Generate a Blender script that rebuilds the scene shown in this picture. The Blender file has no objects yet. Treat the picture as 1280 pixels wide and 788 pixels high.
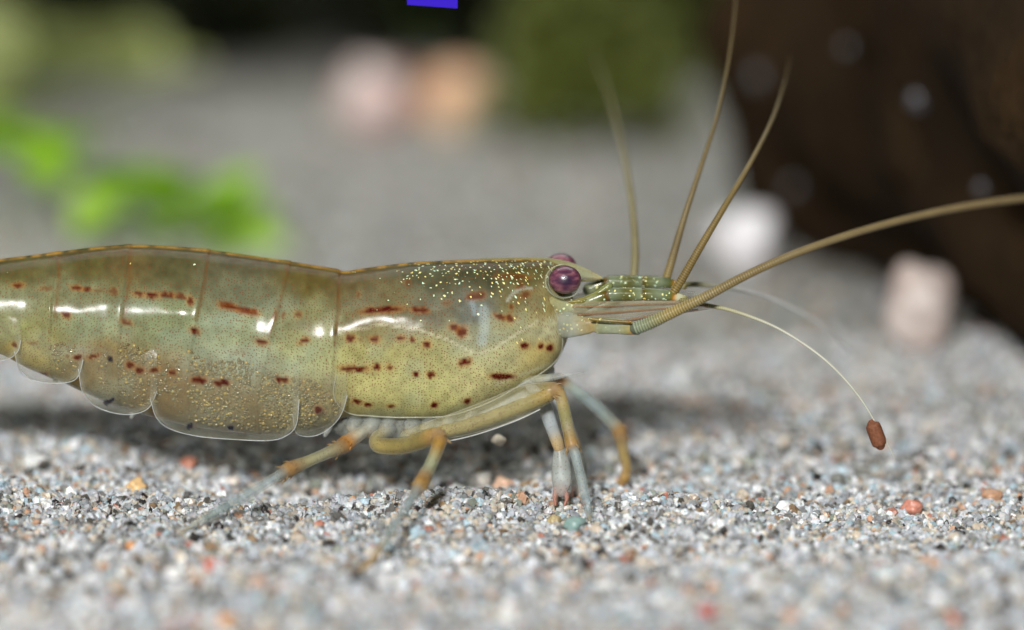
import bpy, math, random
import numpy as np
from mathutils import Vector

# ------------------------------------------------------------------ camera, world, lights
S = 0.001                                   # everything below is laid out in millimetres
MPP = 0.047                                 # mm per photograph pixel in the focus plane
DIST = 250.0
TH = math.radians(9.35)
FWD = np.array((0.0, math.cos(TH), -math.sin(TH)))
UPV = np.array((0.0, math.sin(TH), math.cos(TH)))
RGT = np.array((1.0, 0.0, 0.0))
FOC = np.array((0.0, 0.0, 11.41))
CAM = FOC - DIST * FWD

scn = bpy.context.scene
col = scn.collection
cd = bpy.data.cameras.new('camera')
cd.sensor_width = 36.0
cd.lens = 36.0 * DIST / (1280 * MPP)
cd.clip_start, cd.clip_end = 0.01, 20.0
cd.dof.use_dof = True
cd.dof.focus_distance = (DIST + 0.2) * S
cd.dof.aperture_fstop = cd.lens / 9.2
cam = bpy.data.objects.new('camera', cd)
cam.location = CAM * S
cam.rotation_euler = (math.pi / 2 - TH, 0, 0)
col.objects.link(cam)
scn.camera = cam

w = bpy.data.worlds.new('World')
scn.world = w
w.use_nodes = True
bg = w.node_tree.nodes['Background']
bg.inputs[0].default_value = (0.92, 0.84, 0.55, 1)
bg.inputs[1].default_value = 0.032


def area_lamp(name, loc, target, sx, sy, watts, color):
    ld = bpy.data.lights.new(name, 'AREA')
    ld.shape = 'RECTANGLE'
    ld.size, ld.size_y = sx * S, sy * S
    ld.energy, ld.color = watts, color
    o = bpy.data.objects.new(name, ld)
    o.location = Vector(loc) * S
    o.rotation_euler = (Vector(target) - Vector(loc)).to_track_quat('-Z', 'Y').to_euler()
    col.objects.link(o)


EL = math.radians(25)
area_lamp('camera_flash', (-150, -900 * math.cos(EL), 10 + 900 * math.sin(EL)), (0, 0, 8), 112, 66, 11.2, (1.0, 0.985, 0.965))
area_lamp('aquarium_lamp', (0, 210, 330), (0, 170, 0), 420, 220, 0.66, (0.95, 1.0, 0.97))

scn.view_settings.view_transform = 'Standard'
scn.view_settings.look = 'None'
scn.view_settings.exposure = 0.0
scn.view_settings.gamma = 1.0
scn.cycles.use_denoising = True
scn.cycles.max_bounces = 10
scn.cycles.transparent_max_bounces = 24
scn.cycles.caustics_reflective = False
scn.cycles.caustics_refractive = False

rng = np.random.default_rng(7)
random.seed(7)


# ------------------------------------------------------------------ helpers
def ray(px, py):
    d = FWD * DIST + RGT * (px - 640) * MPP + UPV * (394 - py) * MPP
    return d / np.linalg.norm(d)


def at(px, py, y):
    """point on the upright plane at depth y (mm) seen at a pixel"""
    d = ray(px, py)
    return CAM + d * ((y - CAM[1]) / d[1])


def vnoise(x, y, seed=0):
    x, y = np.asarray(x, float), np.asarray(y, float)
    xi, yi = np.floor(x).astype(np.int64), np.floor(y).astype(np.int64)
    fx, fy = x - xi, y - yi
    fx, fy = fx * fx * (3 - 2 * fx), fy * fy * (3 - 2 * fy)

    def h(a, b):
        n = np.sin(a * 127.1 + b * 311.7 + seed * 74.7) * 43758.5453
        return n - np.floor(n)
    return (h(xi, yi) * (1 - fx) + h(xi + 1, yi) * fx) * (1 - fy) + (h(xi, yi + 1) * (1 - fx) + h(xi + 1, yi + 1) * fx) * fy


def ground_h(x, y):
    x, y = np.asarray(x, float), np.asarray(y, float)
    h = 1.5 * (vnoise(x / 13, y / 11, 1) - .5) + .7 * (vnoise(x / 4.3, y / 3.7, 2) - .5)
    wx = np.exp(-((x + 2) / 17.0) ** 4)
    wx = wx * (1 - .85 * np.exp(-((x - 3) / 3.5) ** 2))
    h += wx * 1.0 * np.exp(-np.where(y > -1.5, (y + 1.5) / 2.6, (y + 1.5) / 9.0) ** 2)
    h -= wx * .5 * np.exp(-((y - 9) / 6.0) ** 2)
    return h


def ground(px, py):
    """where the pixel's ray meets the sand"""
    d = ray(px, py)
    z = 0.0
    for _ in range(8):
        p = CAM + d * ((z - CAM[2]) / d[2])
        z = 0.5 * z + 0.5 * float(ground_h(p[0], p[1]))
    return CAM + d * ((z - CAM[2]) / d[2])


def lin(c):
    c = np.asarray(c, float) / 255.0
    return np.where(c <= 0.04045, c / 12.92, ((c + 0.055) / 1.055) ** 2.4)


ORG = {}


def obj(name, verts, faces, mat, parent=None, cols=None, smooth=True, origin=None):
    """verts in mm, world space"""
    v = np.asarray(verts, dtype=float)
    o0 = ORG[parent.name] if parent is not None else (np.zeros(3) if origin is None else np.asarray(origin, float))
    v = (v - o0) * S
    me = bpy.data.meshes.new(name)
    if isinstance(faces, np.ndarray):
        n, k = faces.shape
        me.vertices.add(len(v))
        me.vertices.foreach_set('co', v.astype(np.float32).ravel())
        me.loops.add(n * k)
        me.loops.foreach_set('vertex_index', faces.astype(np.int32).ravel())
        me.polygons.add(n)
        me.polygons.foreach_set('loop_start', np.arange(0, n * k, k, dtype=np.int32))
        me.update(calc_edges=True)
    else:
        me.from_pydata([tuple(q) for q in v], [], faces)
    me.polygons.foreach_set('use_smooth', np.full(len(me.polygons), smooth))
    if cols is not None:
        a = me.color_attributes.new('pig', 'FLOAT_COLOR', 'POINT')
        a.data.foreach_set('color', np.asarray(cols, np.float32).ravel())
    me.materials.append(mat)
    ob = bpy.data.objects.new(name, me)
    col.objects.link(ob)
    if parent is None:
        ob.location = o0 * S
    else:
        ob.parent = parent
    ORG[ob.name] = o0
    return ob


def thing(name, label, cat, loc, group=None):
    o = bpy.data.objects.new(name, None)
    o.location = np.asarray(loc, float) * S
    o.empty_display_size = 0.002
    col.objects.link(o)
    ORG[o.name] = np.asarray(loc, float)
    return tag(o, label, cat, group)


def tag(o, label, cat, group=None):
    o['label'] = label
    o['category'] = cat
    if group:
        o['group'] = group
    return o


# ------------------------------------------------------------------ materials
def mat(name):
    m = bpy.data.materials.new(name)
    m.use_nodes = True
    nt = m.node_tree
    return m, nt, nt.nodes['Principled BSDF']


def N(nt, kind, **kw):
    n = nt.nodes.new(kind)
    for k, v in kw.items():
        setattr(n, k, v)
    return n


def math_node(nt, op, a, b=None, clamp=False):
    n = N(nt, 'ShaderNodeMath', operation=op, use_clamp=clamp)
    for i, q in enumerate((a, b)):
        if q is None:
            continue
        if isinstance(q, (int, float)):
            n.inputs[i].default_value = q
        else:
            nt.links.new(q, n.inputs[i])
    return n.outputs[0]


def mix_col(nt, fac, a, b, blend='MIX'):
    n = N(nt, 'ShaderNodeMix', data_type='RGBA', blend_type=blend)
    for sock, q in ((n.inputs[0], fac), (n.inputs[6], a), (n.inputs[7], b)):
        if isinstance(q, (int, float)):
            sock.default_value = q
        elif isinstance(q, tuple):
            sock.default_value = (*q, 1)[:4]
        else:
            nt.links.new(q, sock)
    return n.outputs[2]


def obj_co(nt):
    return N(nt, 'ShaderNodeTexCoord').outputs['Object']


def noise(nt, co, scale, detail=3, rough=.55):
    n = N(nt, 'ShaderNodeTexNoise')
    n.inputs['Scale'].default_value = scale
    n.inputs['Detail'].default_value = detail
    n.inputs['Roughness'].default_value = rough
    nt.links.new(co, n.inputs['Vector'])
    return n.outputs[0]


def ramp(nt, fac, stops):
    n = N(nt, 'ShaderNodeValToRGB')
    cr = n.color_ramp
    while len(cr.elements) < len(stops):
        cr.elements.new(.5)
    for e, (p, c) in zip(cr.elements, stops):
        e.position = p
        e.color = (*c, 1) if len(c) == 3 else c
    nt.links.new(fac, n.inputs[0])
    return n.outputs[0]


def bump(nt, bsdf, height, strength, dist):
    b = N(nt, 'ShaderNodeBump')
    b.inputs['Strength'].default_value = strength
    b.inputs['Distance'].default_value = dist
    nt.links.new(height, b.inputs['Height'])
    nt.links.new(b.outputs[0], bsdf.inputs['Normal'])


def pig(nt):
    return N(nt, 'ShaderNodeAttribute', attribute_name='pig')


def tissue_mat(name, rough=.28, sss=.35, radius=.9, dots=0.0, flecks=0.0, coat=.25, alpha=False, mottle=.35, body=False, ior=1.30):
    """shrimp tissue: vertex pigment, tiny chromatophore dots, gold flecks"""
    m, nt, b = mat(name)
    co = obj_co(nt)
    at_ = pig(nt)
    c = at_.outputs['Color']
    nz = noise(nt, co, 900, 4, .6)
    mul = math_node(nt, 'ADD', math_node(nt, 'MULTIPLY', nz, mottle * 2), 1 - mottle)
    vm = N(nt, 'ShaderNodeVectorMath', operation='SCALE')
    nt.links.new(c, vm.inputs[0])
    nt.links.new(mul, vm.inputs['Scale'])
    c = vm.outputs[0]
    if dots:
        vo = N(nt, 'ShaderNodeTexVoronoi')
        vo.inputs['Scale'].default_value = 6600
        if body:
            vo.voronoi_dimensions = '2D'
            vo.inputs['Scale'].default_value = 5.9
            vo.inputs['Randomness'].default_value = .8
        nt.links.new(N(nt, 'ShaderNodeAttribute', attribute_name='skin').outputs['Vector'] if body else co, vo.inputs['Vector'])
        sep = N(nt, 'ShaderNodeSeparateColor')
        nt.links.new(vo.outputs['Color'], sep.inputs[0])
        rad = math_node(nt, 'ADD', math_node(nt, 'MULTIPLY', sep.outputs[0],   .16 if body else .26), .19 if body else .22)
        d = math_node(nt, 'SUBTRACT', rad, vo.outputs['Distance'])
        d = math_node(nt, 'MULTIPLY', d, 7, True)
        big = noise(nt, co, 260, 2)
        big = math_node(nt, 'MULTIPLY', math_node(nt, 'SUBTRACT', big, .18), 3.5, True)
        d = math_node(nt, 'MULTIPLY', math_node(nt, 'MULTIPLY', d, big), dots)
        c = mix_col(nt, d, c, (.17, .058, .022))
    if flecks:
        fl = N(nt, 'ShaderNodeAttribute', attribute_name='fleck').outputs['Fac'] if body else None
        vo = N(nt, 'ShaderNodeTexVoronoi')
        vo.inputs['Scale'].default_value = 4600
        if body:
            vo.voronoi_dimensions = '2D'
            vo.inputs['Scale'].default_value = 4.6
        nt.links.new(N(nt, 'ShaderNodeAttribute', attribute_name='skin').outputs['Vector'] if body else co, vo.inputs['Vector'])
        sep = N(nt, 'ShaderNodeSeparateColor')
        nt.links.new(vo.outputs['Color'], sep.inputs[0])
        thr = math_node(nt, 'SUBTRACT', 1.0, math_node(nt, 'MULTIPLY', fl, flecks)) if body else 1 - flecks
        on = math_node(nt, 'GREATER_THAN', sep.outputs[1], thr)
        nz2 = noise(nt, co, 9000, 2)
        rad = math_node(nt, 'ADD', math_node(nt, 'MULTIPLY', sep.outputs[0], .30), .06)
        rad = math_node(nt, 'ADD', rad, math_node(nt, 'MULTIPLY', math_node(nt, 'SUBTRACT', nz2, .5), 1.1))
        d = math_node(nt, 'MULTIPLY', math_node(nt, 'SUBTRACT', rad, vo.outputs['Distance']), 12, True)
        d = math_node(nt, 'MULTIPLY', d, on)
        tint = mix_col(nt, sep.outputs[2], (.95, .78, .22), (.62, .92, .72))  # gold and teal flecks, flash glint put into their colour
        c = mix_col(nt, d, c, tint)
    nt.links.new(c, b.inputs['Base Color'])
    b.inputs['Roughness'].default_value = rough
    b.inputs['IOR'].default_value = ior
    b.inputs['Subsurface Weight'].default_value = sss
    b.inputs['Subsurface Radius'].default_value = (1.0, .9, .6)
    b.inputs['Subsurface Scale'].default_value = radius * S
    b.inputs['Coat Weight'].default_value = coat
    b.inputs['Coat Roughness'].default_value = .14
    b.inputs['Coat IOR'].default_value = 1.35
    if body:
        rn = noise(nt, co, 330, 3)
        rr = math_node(nt, 'ADD', math_node(nt, 'MULTIPLY', math_node(nt, 'SUBTRACT', rn, .38), .35, True), .13)
        nt.links.new(rr, b.inputs['Roughness'])
    if alpha:
        nt.links.new(at_.outputs['Alpha'], b.inputs['Alpha'])
    hn = noise(nt, co, 1800, 4)
    bump(nt, b, hn, .06 if body else .25, .00009)
    return m


M_BODY = tissue_mat('shrimp_shell', rough=.42, sss=.22, radius=.7, dots=.75, flecks=1.0, coat=.0, body=True, mottle=.28, ior=1.19)
M_LEG = tissue_mat('leg_tissue', rough=.34, sss=.35, radius=.5, dots=.35, coat=.10, alpha=True, mottle=.45)
M_MUSC = tissue_mat('muscle', rough=.4, sss=.3, radius=.4, dots=.9, coat=.0, alpha=True, mottle=.5)
M_CLEAR = tissue_mat('clear_shell', rough=.16, sss=.2, radius=.4, dots=.25, coat=.5, alpha=True)
M_PED = tissue_mat('feeler_base', rough=.24, sss=.2, radius=.3, flecks=.62, coat=.4, alpha=True, mottle=.75)
M_FLAG = tissue_mat('feeler', rough=.35, sss=.15, radius=.2, coat=.2, alpha=True, mottle=.25)


def egg_mat():
    m, nt, b = mat('egg')
    a = pig(nt)
    nt.links.new(a.outputs['Color'], b.inputs['Base Color'])
    b.inputs['Roughness'].default_value = .14
    b.inputs['Coat Weight'].default_value = .7
    b.inputs['Subsurface Weight'].default_value = .3
    b.inputs['Subsurface Scale'].default_value = .0003
    return m


def eye_mat():
    m, nt, b = mat('compound_eye')
    co = obj_co(nt)
    mp = N(nt, 'ShaderNodeMapping')
    mp.inputs['Scale'].default_value = (1, 1, 3.2)
    nt.links.new(co, mp.inputs['Vector'])
    n1 = noise(nt, mp.outputs[0], 1500, 5, .7)
    c = ramp(nt, n1, [(.30, (.035, .010, .030)), (.48, (.13, .040, .075)), (.62, (.27, .105, .130)), (.8, (.36, .18, .18))])
    # the dark spot the facets show where they face the viewer's side of the head
    vm = N(nt, 'ShaderNodeVectorMath', operation='DISTANCE')
    nt.links.new(co, vm.inputs[0])
    vm.inputs[1].default_value = EYE_DARK
    d = math_node(nt, 'MULTIPLY', math_node(nt, 'SUBTRACT', vm.outputs['Value'], .00018), 1900, True)
    c = mix_col(nt, d, (.022, .006, .030), c)
    nt.links.new(c, b.inputs['Base Color'])
    b.inputs['Roughness'].default_value = .33
    b.inputs['Coat Weight'].default_value = .5
    b.inputs['Coat Roughness'].default_value = .05
    vo = N(nt, 'ShaderNodeTexVoronoi')
    vo.inputs['Scale'].default_value = 15000
    nt.links.new(co, vo.inputs['Vector'])
    bump(nt, b, vo.outputs['Distance'], .25, .00003)
    return m


def grain_mat():
    m, nt, b = mat('sand_grain')
    a = pig(nt)
    co = obj_co(nt)
    n = noise(nt, co, 3500, 4, .65)
    k = math_node(nt, 'ADD', math_node(nt, 'MULTIPLY', n, 1.1), .45)
    vm = N(nt, 'ShaderNodeVectorMath', operation='SCALE')
    nt.links.new(a.outputs['Color'], vm.inputs[0])
    nt.links.new(k, vm.inputs['Scale'])
    nt.links.new(vm.outputs[0], b.inputs['Base Color'])
    b.inputs['Roughness'].default_value = .30
    b.inputs['Subsurface Weight'].default_value = .25
    b.inputs['Subsurface Scale'].default_value = .0002
    bump(nt, b, n, .6, .00008)
    return m


def sand_mat():
    m, nt, b = mat('sand')
    co = obj_co(nt)
    vo = N(nt, 'ShaderNodeTexVoronoi')
    vo.inputs['Scale'].default_value = 1500
    nt.links.new(co, vo.inputs['Vector'])
    sep = N(nt, 'ShaderNodeSeparateColor')
    nt.links.new(vo.outputs['Color'], sep.inputs[0])
    c = ramp(nt, sep.outputs[0], [(0, (.16, .15, .13)), (.3, (.33, .33, .31)), (.6, (.46, .455, .43)), (.85, (.62, .61, .58)), (1, (.8, .79, .75))])
    tint = ramp(nt, sep.outputs[1], [(0, (1, 1, 1)), (.8, (1, 1, 1)), (.88, (1, .78, .6)), (.95, (.95, .6, .5)), (1, (.8, 1, .85))])
    c = mix_col(nt, .8, c, tint, 'MULTIPLY')
    n = noise(nt, co, 28, 3)
    k = ramp(nt, n, [(.25, (.72, .72, .68)), (.7, (1.0, 1.0, 1.0))])
    c = mix_col(nt, 1.0, c, k, 'MULTIPLY')
    nt.links.new(c, b.inputs['Base Color'])
    b.inputs['Roughness'].default_value = .6
    bump(nt, b, math_node(nt, 'SUBTRACT', 1.0, vo.outputs['Distance']), .7, .0004)
    return m


def rough_mat(name, stops, scale, rough=.8, detail=5, bumpd=.001, bscale=None, spec=.3):
    m, nt, b = mat(name)
    co = obj_co(nt)
    n = noise(nt, co, scale, detail, .65)
    nt.links.new(ramp(nt, n, stops), b.inputs['Base Color'])
    b.inputs['Roughness'].default_value = rough
    b.inputs['Specular IOR Level'].default_value = spec
    n2 = noise(nt, co, bscale or scale * 2, 5, .7)
    bump(nt, b, n2, .7, bumpd)
    return m


def leaf_mat(name, c0, c1, trans=.3):
    m, nt, b = mat(name)
    co = obj_co(nt)
    n = noise(nt, co, 420, 4)
    c = ramp(nt, n, [(.3, c0), (.7, c1)])
    nt.links.new(c, b.inputs['Base Color'])
    b.inputs['Roughness'].default_value = .4
    tr = N(nt, 'ShaderNodeBsdfTranslucent')
    nt.links.new(c, tr.inputs[0])
    mx = N(nt, 'ShaderNodeMixShader')
    mx.inputs[0].default_value = trans
    nt.links.new(b.outputs[0], mx.inputs[1])
    nt.links.new(tr.outputs[0], mx.inputs[2])
    nt.links.new(mx.outputs[0], nt.nodes['Material Output'].inputs[0])
    return m


M_GRAIN = grain_mat()
M_SAND = sand_mat()

# ------------------------------------------------------------------ sand bed
def axis(a, b, fa, fb, fine, coarse):
    return np.unique(np.concatenate([np.arange(a, fa, coarse), np.arange(fa, fb, fine), np.arange(fb, b + .1, coarse)]))


gx = axis(-420, 420, -46, 46, .5, 12)
gy = axis(-320, 300, -46, 66, .5, 8)
GX, GY = np.meshgrid(gx, gy)
fade = np.exp(-(np.maximum(np.abs(GX) - 60, 0) / 40) ** 2)
GZ = ground_h(GX, GY) - .12
nx, ny = len(gx), len(gy)
idx = np.arange(nx * ny).reshape(ny, nx)
f = np.stack([idx[:-1, :-1], idx[:-1, 1:], idx[1:, 1:], idx[1:, :-1]], -1).reshape(-1, 4)
o = obj('sand_bed', np.stack([GX, GY, GZ], -1).reshape(-1, 3), f, M_SAND)
o['kind'] = 'structure'

# icosahedra for grains
PHI = (1 + 5 ** .5) / 2
ICO_V = np.array([(-1, PHI, 0), (1, PHI, 0), (-1, -PHI, 0), (1, -PHI, 0), (0, -1, PHI), (0, 1, PHI), (0, -1, -PHI), (0, 1, -PHI),
                  (PHI, 0, -1), (PHI, 0, 1), (-PHI, 0, -1), (-PHI, 0, 1)], float)
ICO_V /= np.linalg.norm(ICO_V[0])
ICO_F = np.array([(0, 11, 5), (0, 5, 1), (0, 1, 7), (0, 7, 10), (0, 10, 11), (1, 5, 9), (5, 11, 4), (11, 10, 2), (10, 7, 6), (7, 1, 8),
                  (3, 9, 4), (3, 4, 2), (3, 2, 6), (3, 6, 8), (3, 8, 9), (4, 9, 5), (2, 4, 11), (6, 2, 10), (8, 6, 7), (9, 8, 1)])


def subdiv(v, f):
    v = [tuple(q) for q in v]
    cache = {}

    def mid(a, b):
        k = (min(a, b), max(a, b))
        if k not in cache:
            q = np.array(v[a]) + np.array(v[b])
            v.append(tuple(q / np.linalg.norm(q)))
            cache[k] = len(v) - 1
        return cache[k]
    out = []
    for a, b, c in f:
        ab, bc, ca = mid(a, b), mid(b, c), mid(c, a)
        out += [(a, ab, ca), (b, bc, ab), (c, ca, bc), (ab, bc, ca)]
    return np.array(v), np.array(out)


ICO2 = subdiv(ICO_V, ICO_F)
ICO3 = subdiv(*ICO2)
ICO4 = subdiv(*ICO3)

GR_PAL = lin([(228, 228, 224), (205, 208, 208), (186, 192, 196), (172, 176, 176), (196, 188, 172), (150, 152, 150), (214, 200, 178),
              (120, 118, 112), (92, 88, 80), (52, 48, 46), (204, 164, 134), (184, 126, 106), (160, 166, 150), (176, 198, 204), (244, 244, 242), (150, 126, 96)])
GR_PAL = np.clip(GR_PAL * np.array((.98, .985, 1.03)), 0, 1)
GR_W = np.array([13, 15, 15, 13, 12, 10, 7, 6, 4, 3, 2.2, 1.2, 2.2, 4, 6, 3.0])
GR_W = GR_W / GR_W.sum()


def grain_cloud(n, xr, yr, base, rmin, rmax, power, seed):
    r = np.random.default_rng(seed)
    v0, f0 = base
    x = r.uniform(*xr, n)
    y = r.uniform(*yr, n)
    rad = rmin + (rmax - rmin) * r.random(n) ** power
    z = ground_h(x, y) - .08 + rad * r.uniform(-.05, .75, n)
    # random rotations from quaternions
    q = r.normal(size=(n, 4))
    q /= np.linalg.norm(q, axis=1)[:, None]
    a, b, c, d = q.T
    R = np.stack([np.stack([1 - 2 * (c * c + d * d), 2 * (b * c - a * d), 2 * (b * d + a * c)], -1),
                  np.stack([2 * (b * c + a * d), 1 - 2 * (b * b + d * d), 2 * (c * d - a * b)], -1),
                  np.stack([2 * (b * d - a * c), 2 * (c * d + a * b), 1 - 2 * (b * b + c * c)], -1)], 1)
    jit = r.uniform(.55, 1.25, (n, len(v0)))
    sc = r.uniform(.65, 1.3, (n, 1, 3))
    P = v0[None] * jit[..., None] * sc
    P = np.einsum('nij,nkj->nki', R, P) * rad[:, None, None] + np.stack([x, y, z], -1)[:, None]
    F = (f0[None] + (np.arange(n) * len(v0))[:, None, None]).reshape(-1, 3)
    ci = r.choice(len(GR_PAL), n, p=GR_W)
    C = GR_PAL[ci] * r.uniform(.68, 1.14, (n, 1))
    C = np.clip(C, 0, .9)
    C4 = np.concatenate([C, np.ones((n, 1))], 1)
    return P.reshape(-1, 3), F, np.repeat(C4, len(v0), 0)


def merge(parts):
    V, F, C, k = [], [], [], 0
    for v, f_, c in parts:
        V.append(v); F.append(f_ + k); C.append(c); k += len(v)
    return np.concatenate(V), np.concatenate(F), np.concatenate(C)


V, F, C = merge([
    grain_cloud(34000, (-36, 36), (-11, 8), (ICO_V, ICO_F), .055, .30, 2.4, 1), grain_cloud(1500, (-36, 36), (-11, 8), ICO2, .2, .38, 1.5, 8),
    grain_cloud(12000, (-37, 37), (-46, -11), (ICO_V, ICO_F), .16, .50, 1.8, 2),
    grain_cloud(19000, (-42, 42), (8, 58), (ICO_V, ICO_F), .14, .42, 2.0, 3),
    grain_cloud(3500, (-60, 60), (58, 190), (ICO_V, ICO_F), .2, .55, 2.5, 4),
])
o = obj('sand_grains', V, F, M_GRAIN, cols=C, smooth=False)
tag(o, 'loose pale grey sand grains covering the whole aquarium floor', 'sand')
o['kind'] = 'stuff'


def pebble(name, label, cat, c, r, rgb, group=None, seed=0, base=ICO3, squash=(1, 1, .8), material=None, lump=.22, parent=None, rest=True):
    """one stone, noise-shaped, c is its centre in mm"""
    rs = np.random.default_rng(seed + 100)
    v, f_ = base
    amp = np.zeros(len(v))
    for k in range(9):
        dr = rs.normal(size=3)
        dr /= np.linalg.norm(dr)
        t = v @ dr
        amp += lump * np.where(t > .62, -(t - .62) * 1.2, 0) + .05 * np.sin(t * rs.uniform(3, 7) + rs.uniform(0, 6))
    P = v * (1 + amp)[:, None] * np.array(squash) * r
    if rest:
        P = P - np.array((0, 0, P[:, 2].min()))
        c = np.array((c[0], c[1], float(ground_h(c[0], c[1])) - .18 * r))
    Cc = np.ones((len(v), 4))
    Cc[:, :3] = np.clip(lin(rgb)[None] * rs.uniform(.85, 1.1, (len(v), 1)), 0, .92)
    ob = obj(name, P + c, f_, material or M_GRAIN, cols=Cc, origin=c)
    return tag(ob, label, cat, group)


# ------------------------------------------------------------------ the shrimp
YB = 3.0                                     # its mid plane (mm)
TOP = [(-420, 505), (-360, 468), (-250, 410), (-120, 352), (-20, 328), (0, 325), (40, 320), (75, 315.5), (110, 311), (165, 307), (210, 308.5), (260, 313), (300, 318.5), (345, 325),
       (390, 332), (420, 337.5), (428, 339.5), (450, 337), (480, 333), (520, 328.5), (560, 326.5), (600, 325), (640, 324), (670, 324), (688, 326),
       (700, 333), (708, 345), (714, 362), (719, 384)]
BOT = [(-420, 530), (-360, 515), (-250, 490), (-120, 448), (-20, 437), (0, 440), (40, 460), (75, 474), (110, 491), (165, 512), (210, 525), (260, 535), (300, 540), (345, 543),
       (390, 538), (420, 526), (428, 522), (450, 521), (480, 523), (520, 523.5), (560, 522), (600, 512), (640, 492), (670, 475), (688, 461),
       (700, 445), (707, 430), (713, 414), (719, 396)]
WID = [(-420, .7), (-360, 1.3), (-250, 2.2), (-120, 2.9), (0, 3.35), (110, 3.6), (210, 3.75), (345, 3.75), (420, 3.6), (450, 3.65), (520, 3.7), (600, 3.55), (640, 3.2), (670, 2.75),
       (688, 2.3), (700, 1.9), (708, 1.5), (714, 1.1), (719, .45)]


def smooth_interp(tab, x):
    """monotone-ish cubic through the table"""
    t = np.array(tab, float)
    X, Y = t[:, 0], t[:, 1]
    m = np.gradient(Y, X)
    x = np.clip(np.asarray(x, float), X[0], X[-1])
    i = np.clip(np.searchsorted(X, x) - 1, 0, len(X) - 2)
    h = X[i + 1] - X[i]
    s = (x - X[i]) / h
    return ((1 + 2 * s) * (1 - s) ** 2 * Y[i] + s * (1 - s) ** 2 * h * m[i] + s * s * (3 - 2 * s) * Y[i + 1] + s * s * (s - 1) * h * m[i + 1])


SEAMS = [(-30, 326, -34, 385), (74, 316, 69, 395), (164, 308, 155, 395), (262, 313, 245, 400), (363, 328, 336, 420), (424, 338, 418, 430)]


def section(px):
    top, bot, wd = smooth_interp(TOP, px), smooth_interp(BOT, px), smooth_interp(WID, px)
    zt, zb = at(px, top, YB)[2], at(px, bot, YB)[2]
    return (zt + zb) / 2, (zt - zb) / 2, wd


EXPO = 2.15
SAG = .15                                    # the flank is widest a little below mid height


def uneven(x, z):
    return .20 * (vnoise(x * .38, z * .6, 31) - .5) + .03 * (vnoise(x * 1.3, z * 1.3, 33) - .5)



def surf(px, py, grow=0.0, lower=0.0, side=-1):
    """point on the near (or mirrored far) flank seen at a pixel; lower stretches the section downwards (mm)"""
    cz, rz, ry = section(px)
    cz, rz, ry = cz - lower / 2, rz + lower / 2 + grow, ry + grow
    y = YB - ry * .8
    for _ in range(7):
        p = at(px, py, y)
        t = max(-1.0, min(1.0, (p[2] - cz) / rz))
        t = min(abs((-1 + math.sqrt(max(0.0, 1 + 4 * SAG * (t + SAG)))) / (2 * SAG)), .985)
        y = YB - ry * (1 - t ** EXPO) ** (1 / EXPO)
    p = at(px, py, y)
    p = at(px, py, y - float(uneven(p[0], p[2])) * min(1.0, (YB - y) / 1.5))
    if side > 0:
        p = np.array((p[0], 2 * YB - p[1], p[2]))
    return p


# pigment and painted shading --------------------------------------------------------------
BASE = [(-200, 400, 110, 112, 80), (-200, 470, 135, 130, 90), (20, 335, 96, 97, 60), (20, 390, 132, 140, 108), (20, 415, 138, 146, 98), (20, 445, 165, 150, 62), (110, 325, 92, 93, 56), (110, 400, 132, 146, 114), (110, 370, 120, 128, 98), (120, 450, 128, 116, 72),
        (165, 330, 104, 98, 64), (210, 330, 90, 93, 64), (210, 400, 130, 145, 112), (210, 480, 122, 106, 62), (300, 335, 94, 98, 76), (300, 365, 110, 118, 96),
        (300, 415, 140, 155, 124), (300, 450, 146, 158, 134), (300, 500, 122, 110, 68), (390, 345, 98, 93, 50), (390, 400, 130, 136, 98), (390, 450, 156, 166, 124),
        (400, 500, 138, 130, 82), (440, 350, 98, 93, 60), (470, 370, 112, 110, 82), (470, 410, 128, 126, 90), (470, 440, 158, 160, 106), (470, 490, 178, 180, 122),
        (540, 340, 84, 92, 72), (540, 385, 112, 114, 96), (540, 450, 160, 163, 114), (540, 490, 178, 182, 124), (600, 340, 72, 78, 58), (590, 385, 106, 116, 112),
        (600, 420, 142, 150, 128), (620, 450, 174, 178, 136), (600, 480, 182, 184, 134), (650, 340, 84, 84, 46), (650, 375, 112, 110, 76), (650, 410, 154, 154, 112),
        (690, 410, 184, 188, 156), (680, 435, 172, 162, 102), (690, 385, 142, 132, 78), (715, 390, 165, 170, 150), (660, 470, 178, 175, 120)]
BASE = np.array(BASE, float)  # flank pigment with shading left in the colours, darker towards the back
_g = BASE[:, 2:].mean(1, keepdims=True)
BASE[:, 2:] = _g + (BASE[:, 2:] - _g) * np.array((1.0, .96, .92)) + np.array((0, -3, -4)) + np.clip((BASE[:, 1:2] - 400) / 100, -1, 1) * np.array((8, 7, 7))
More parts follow.
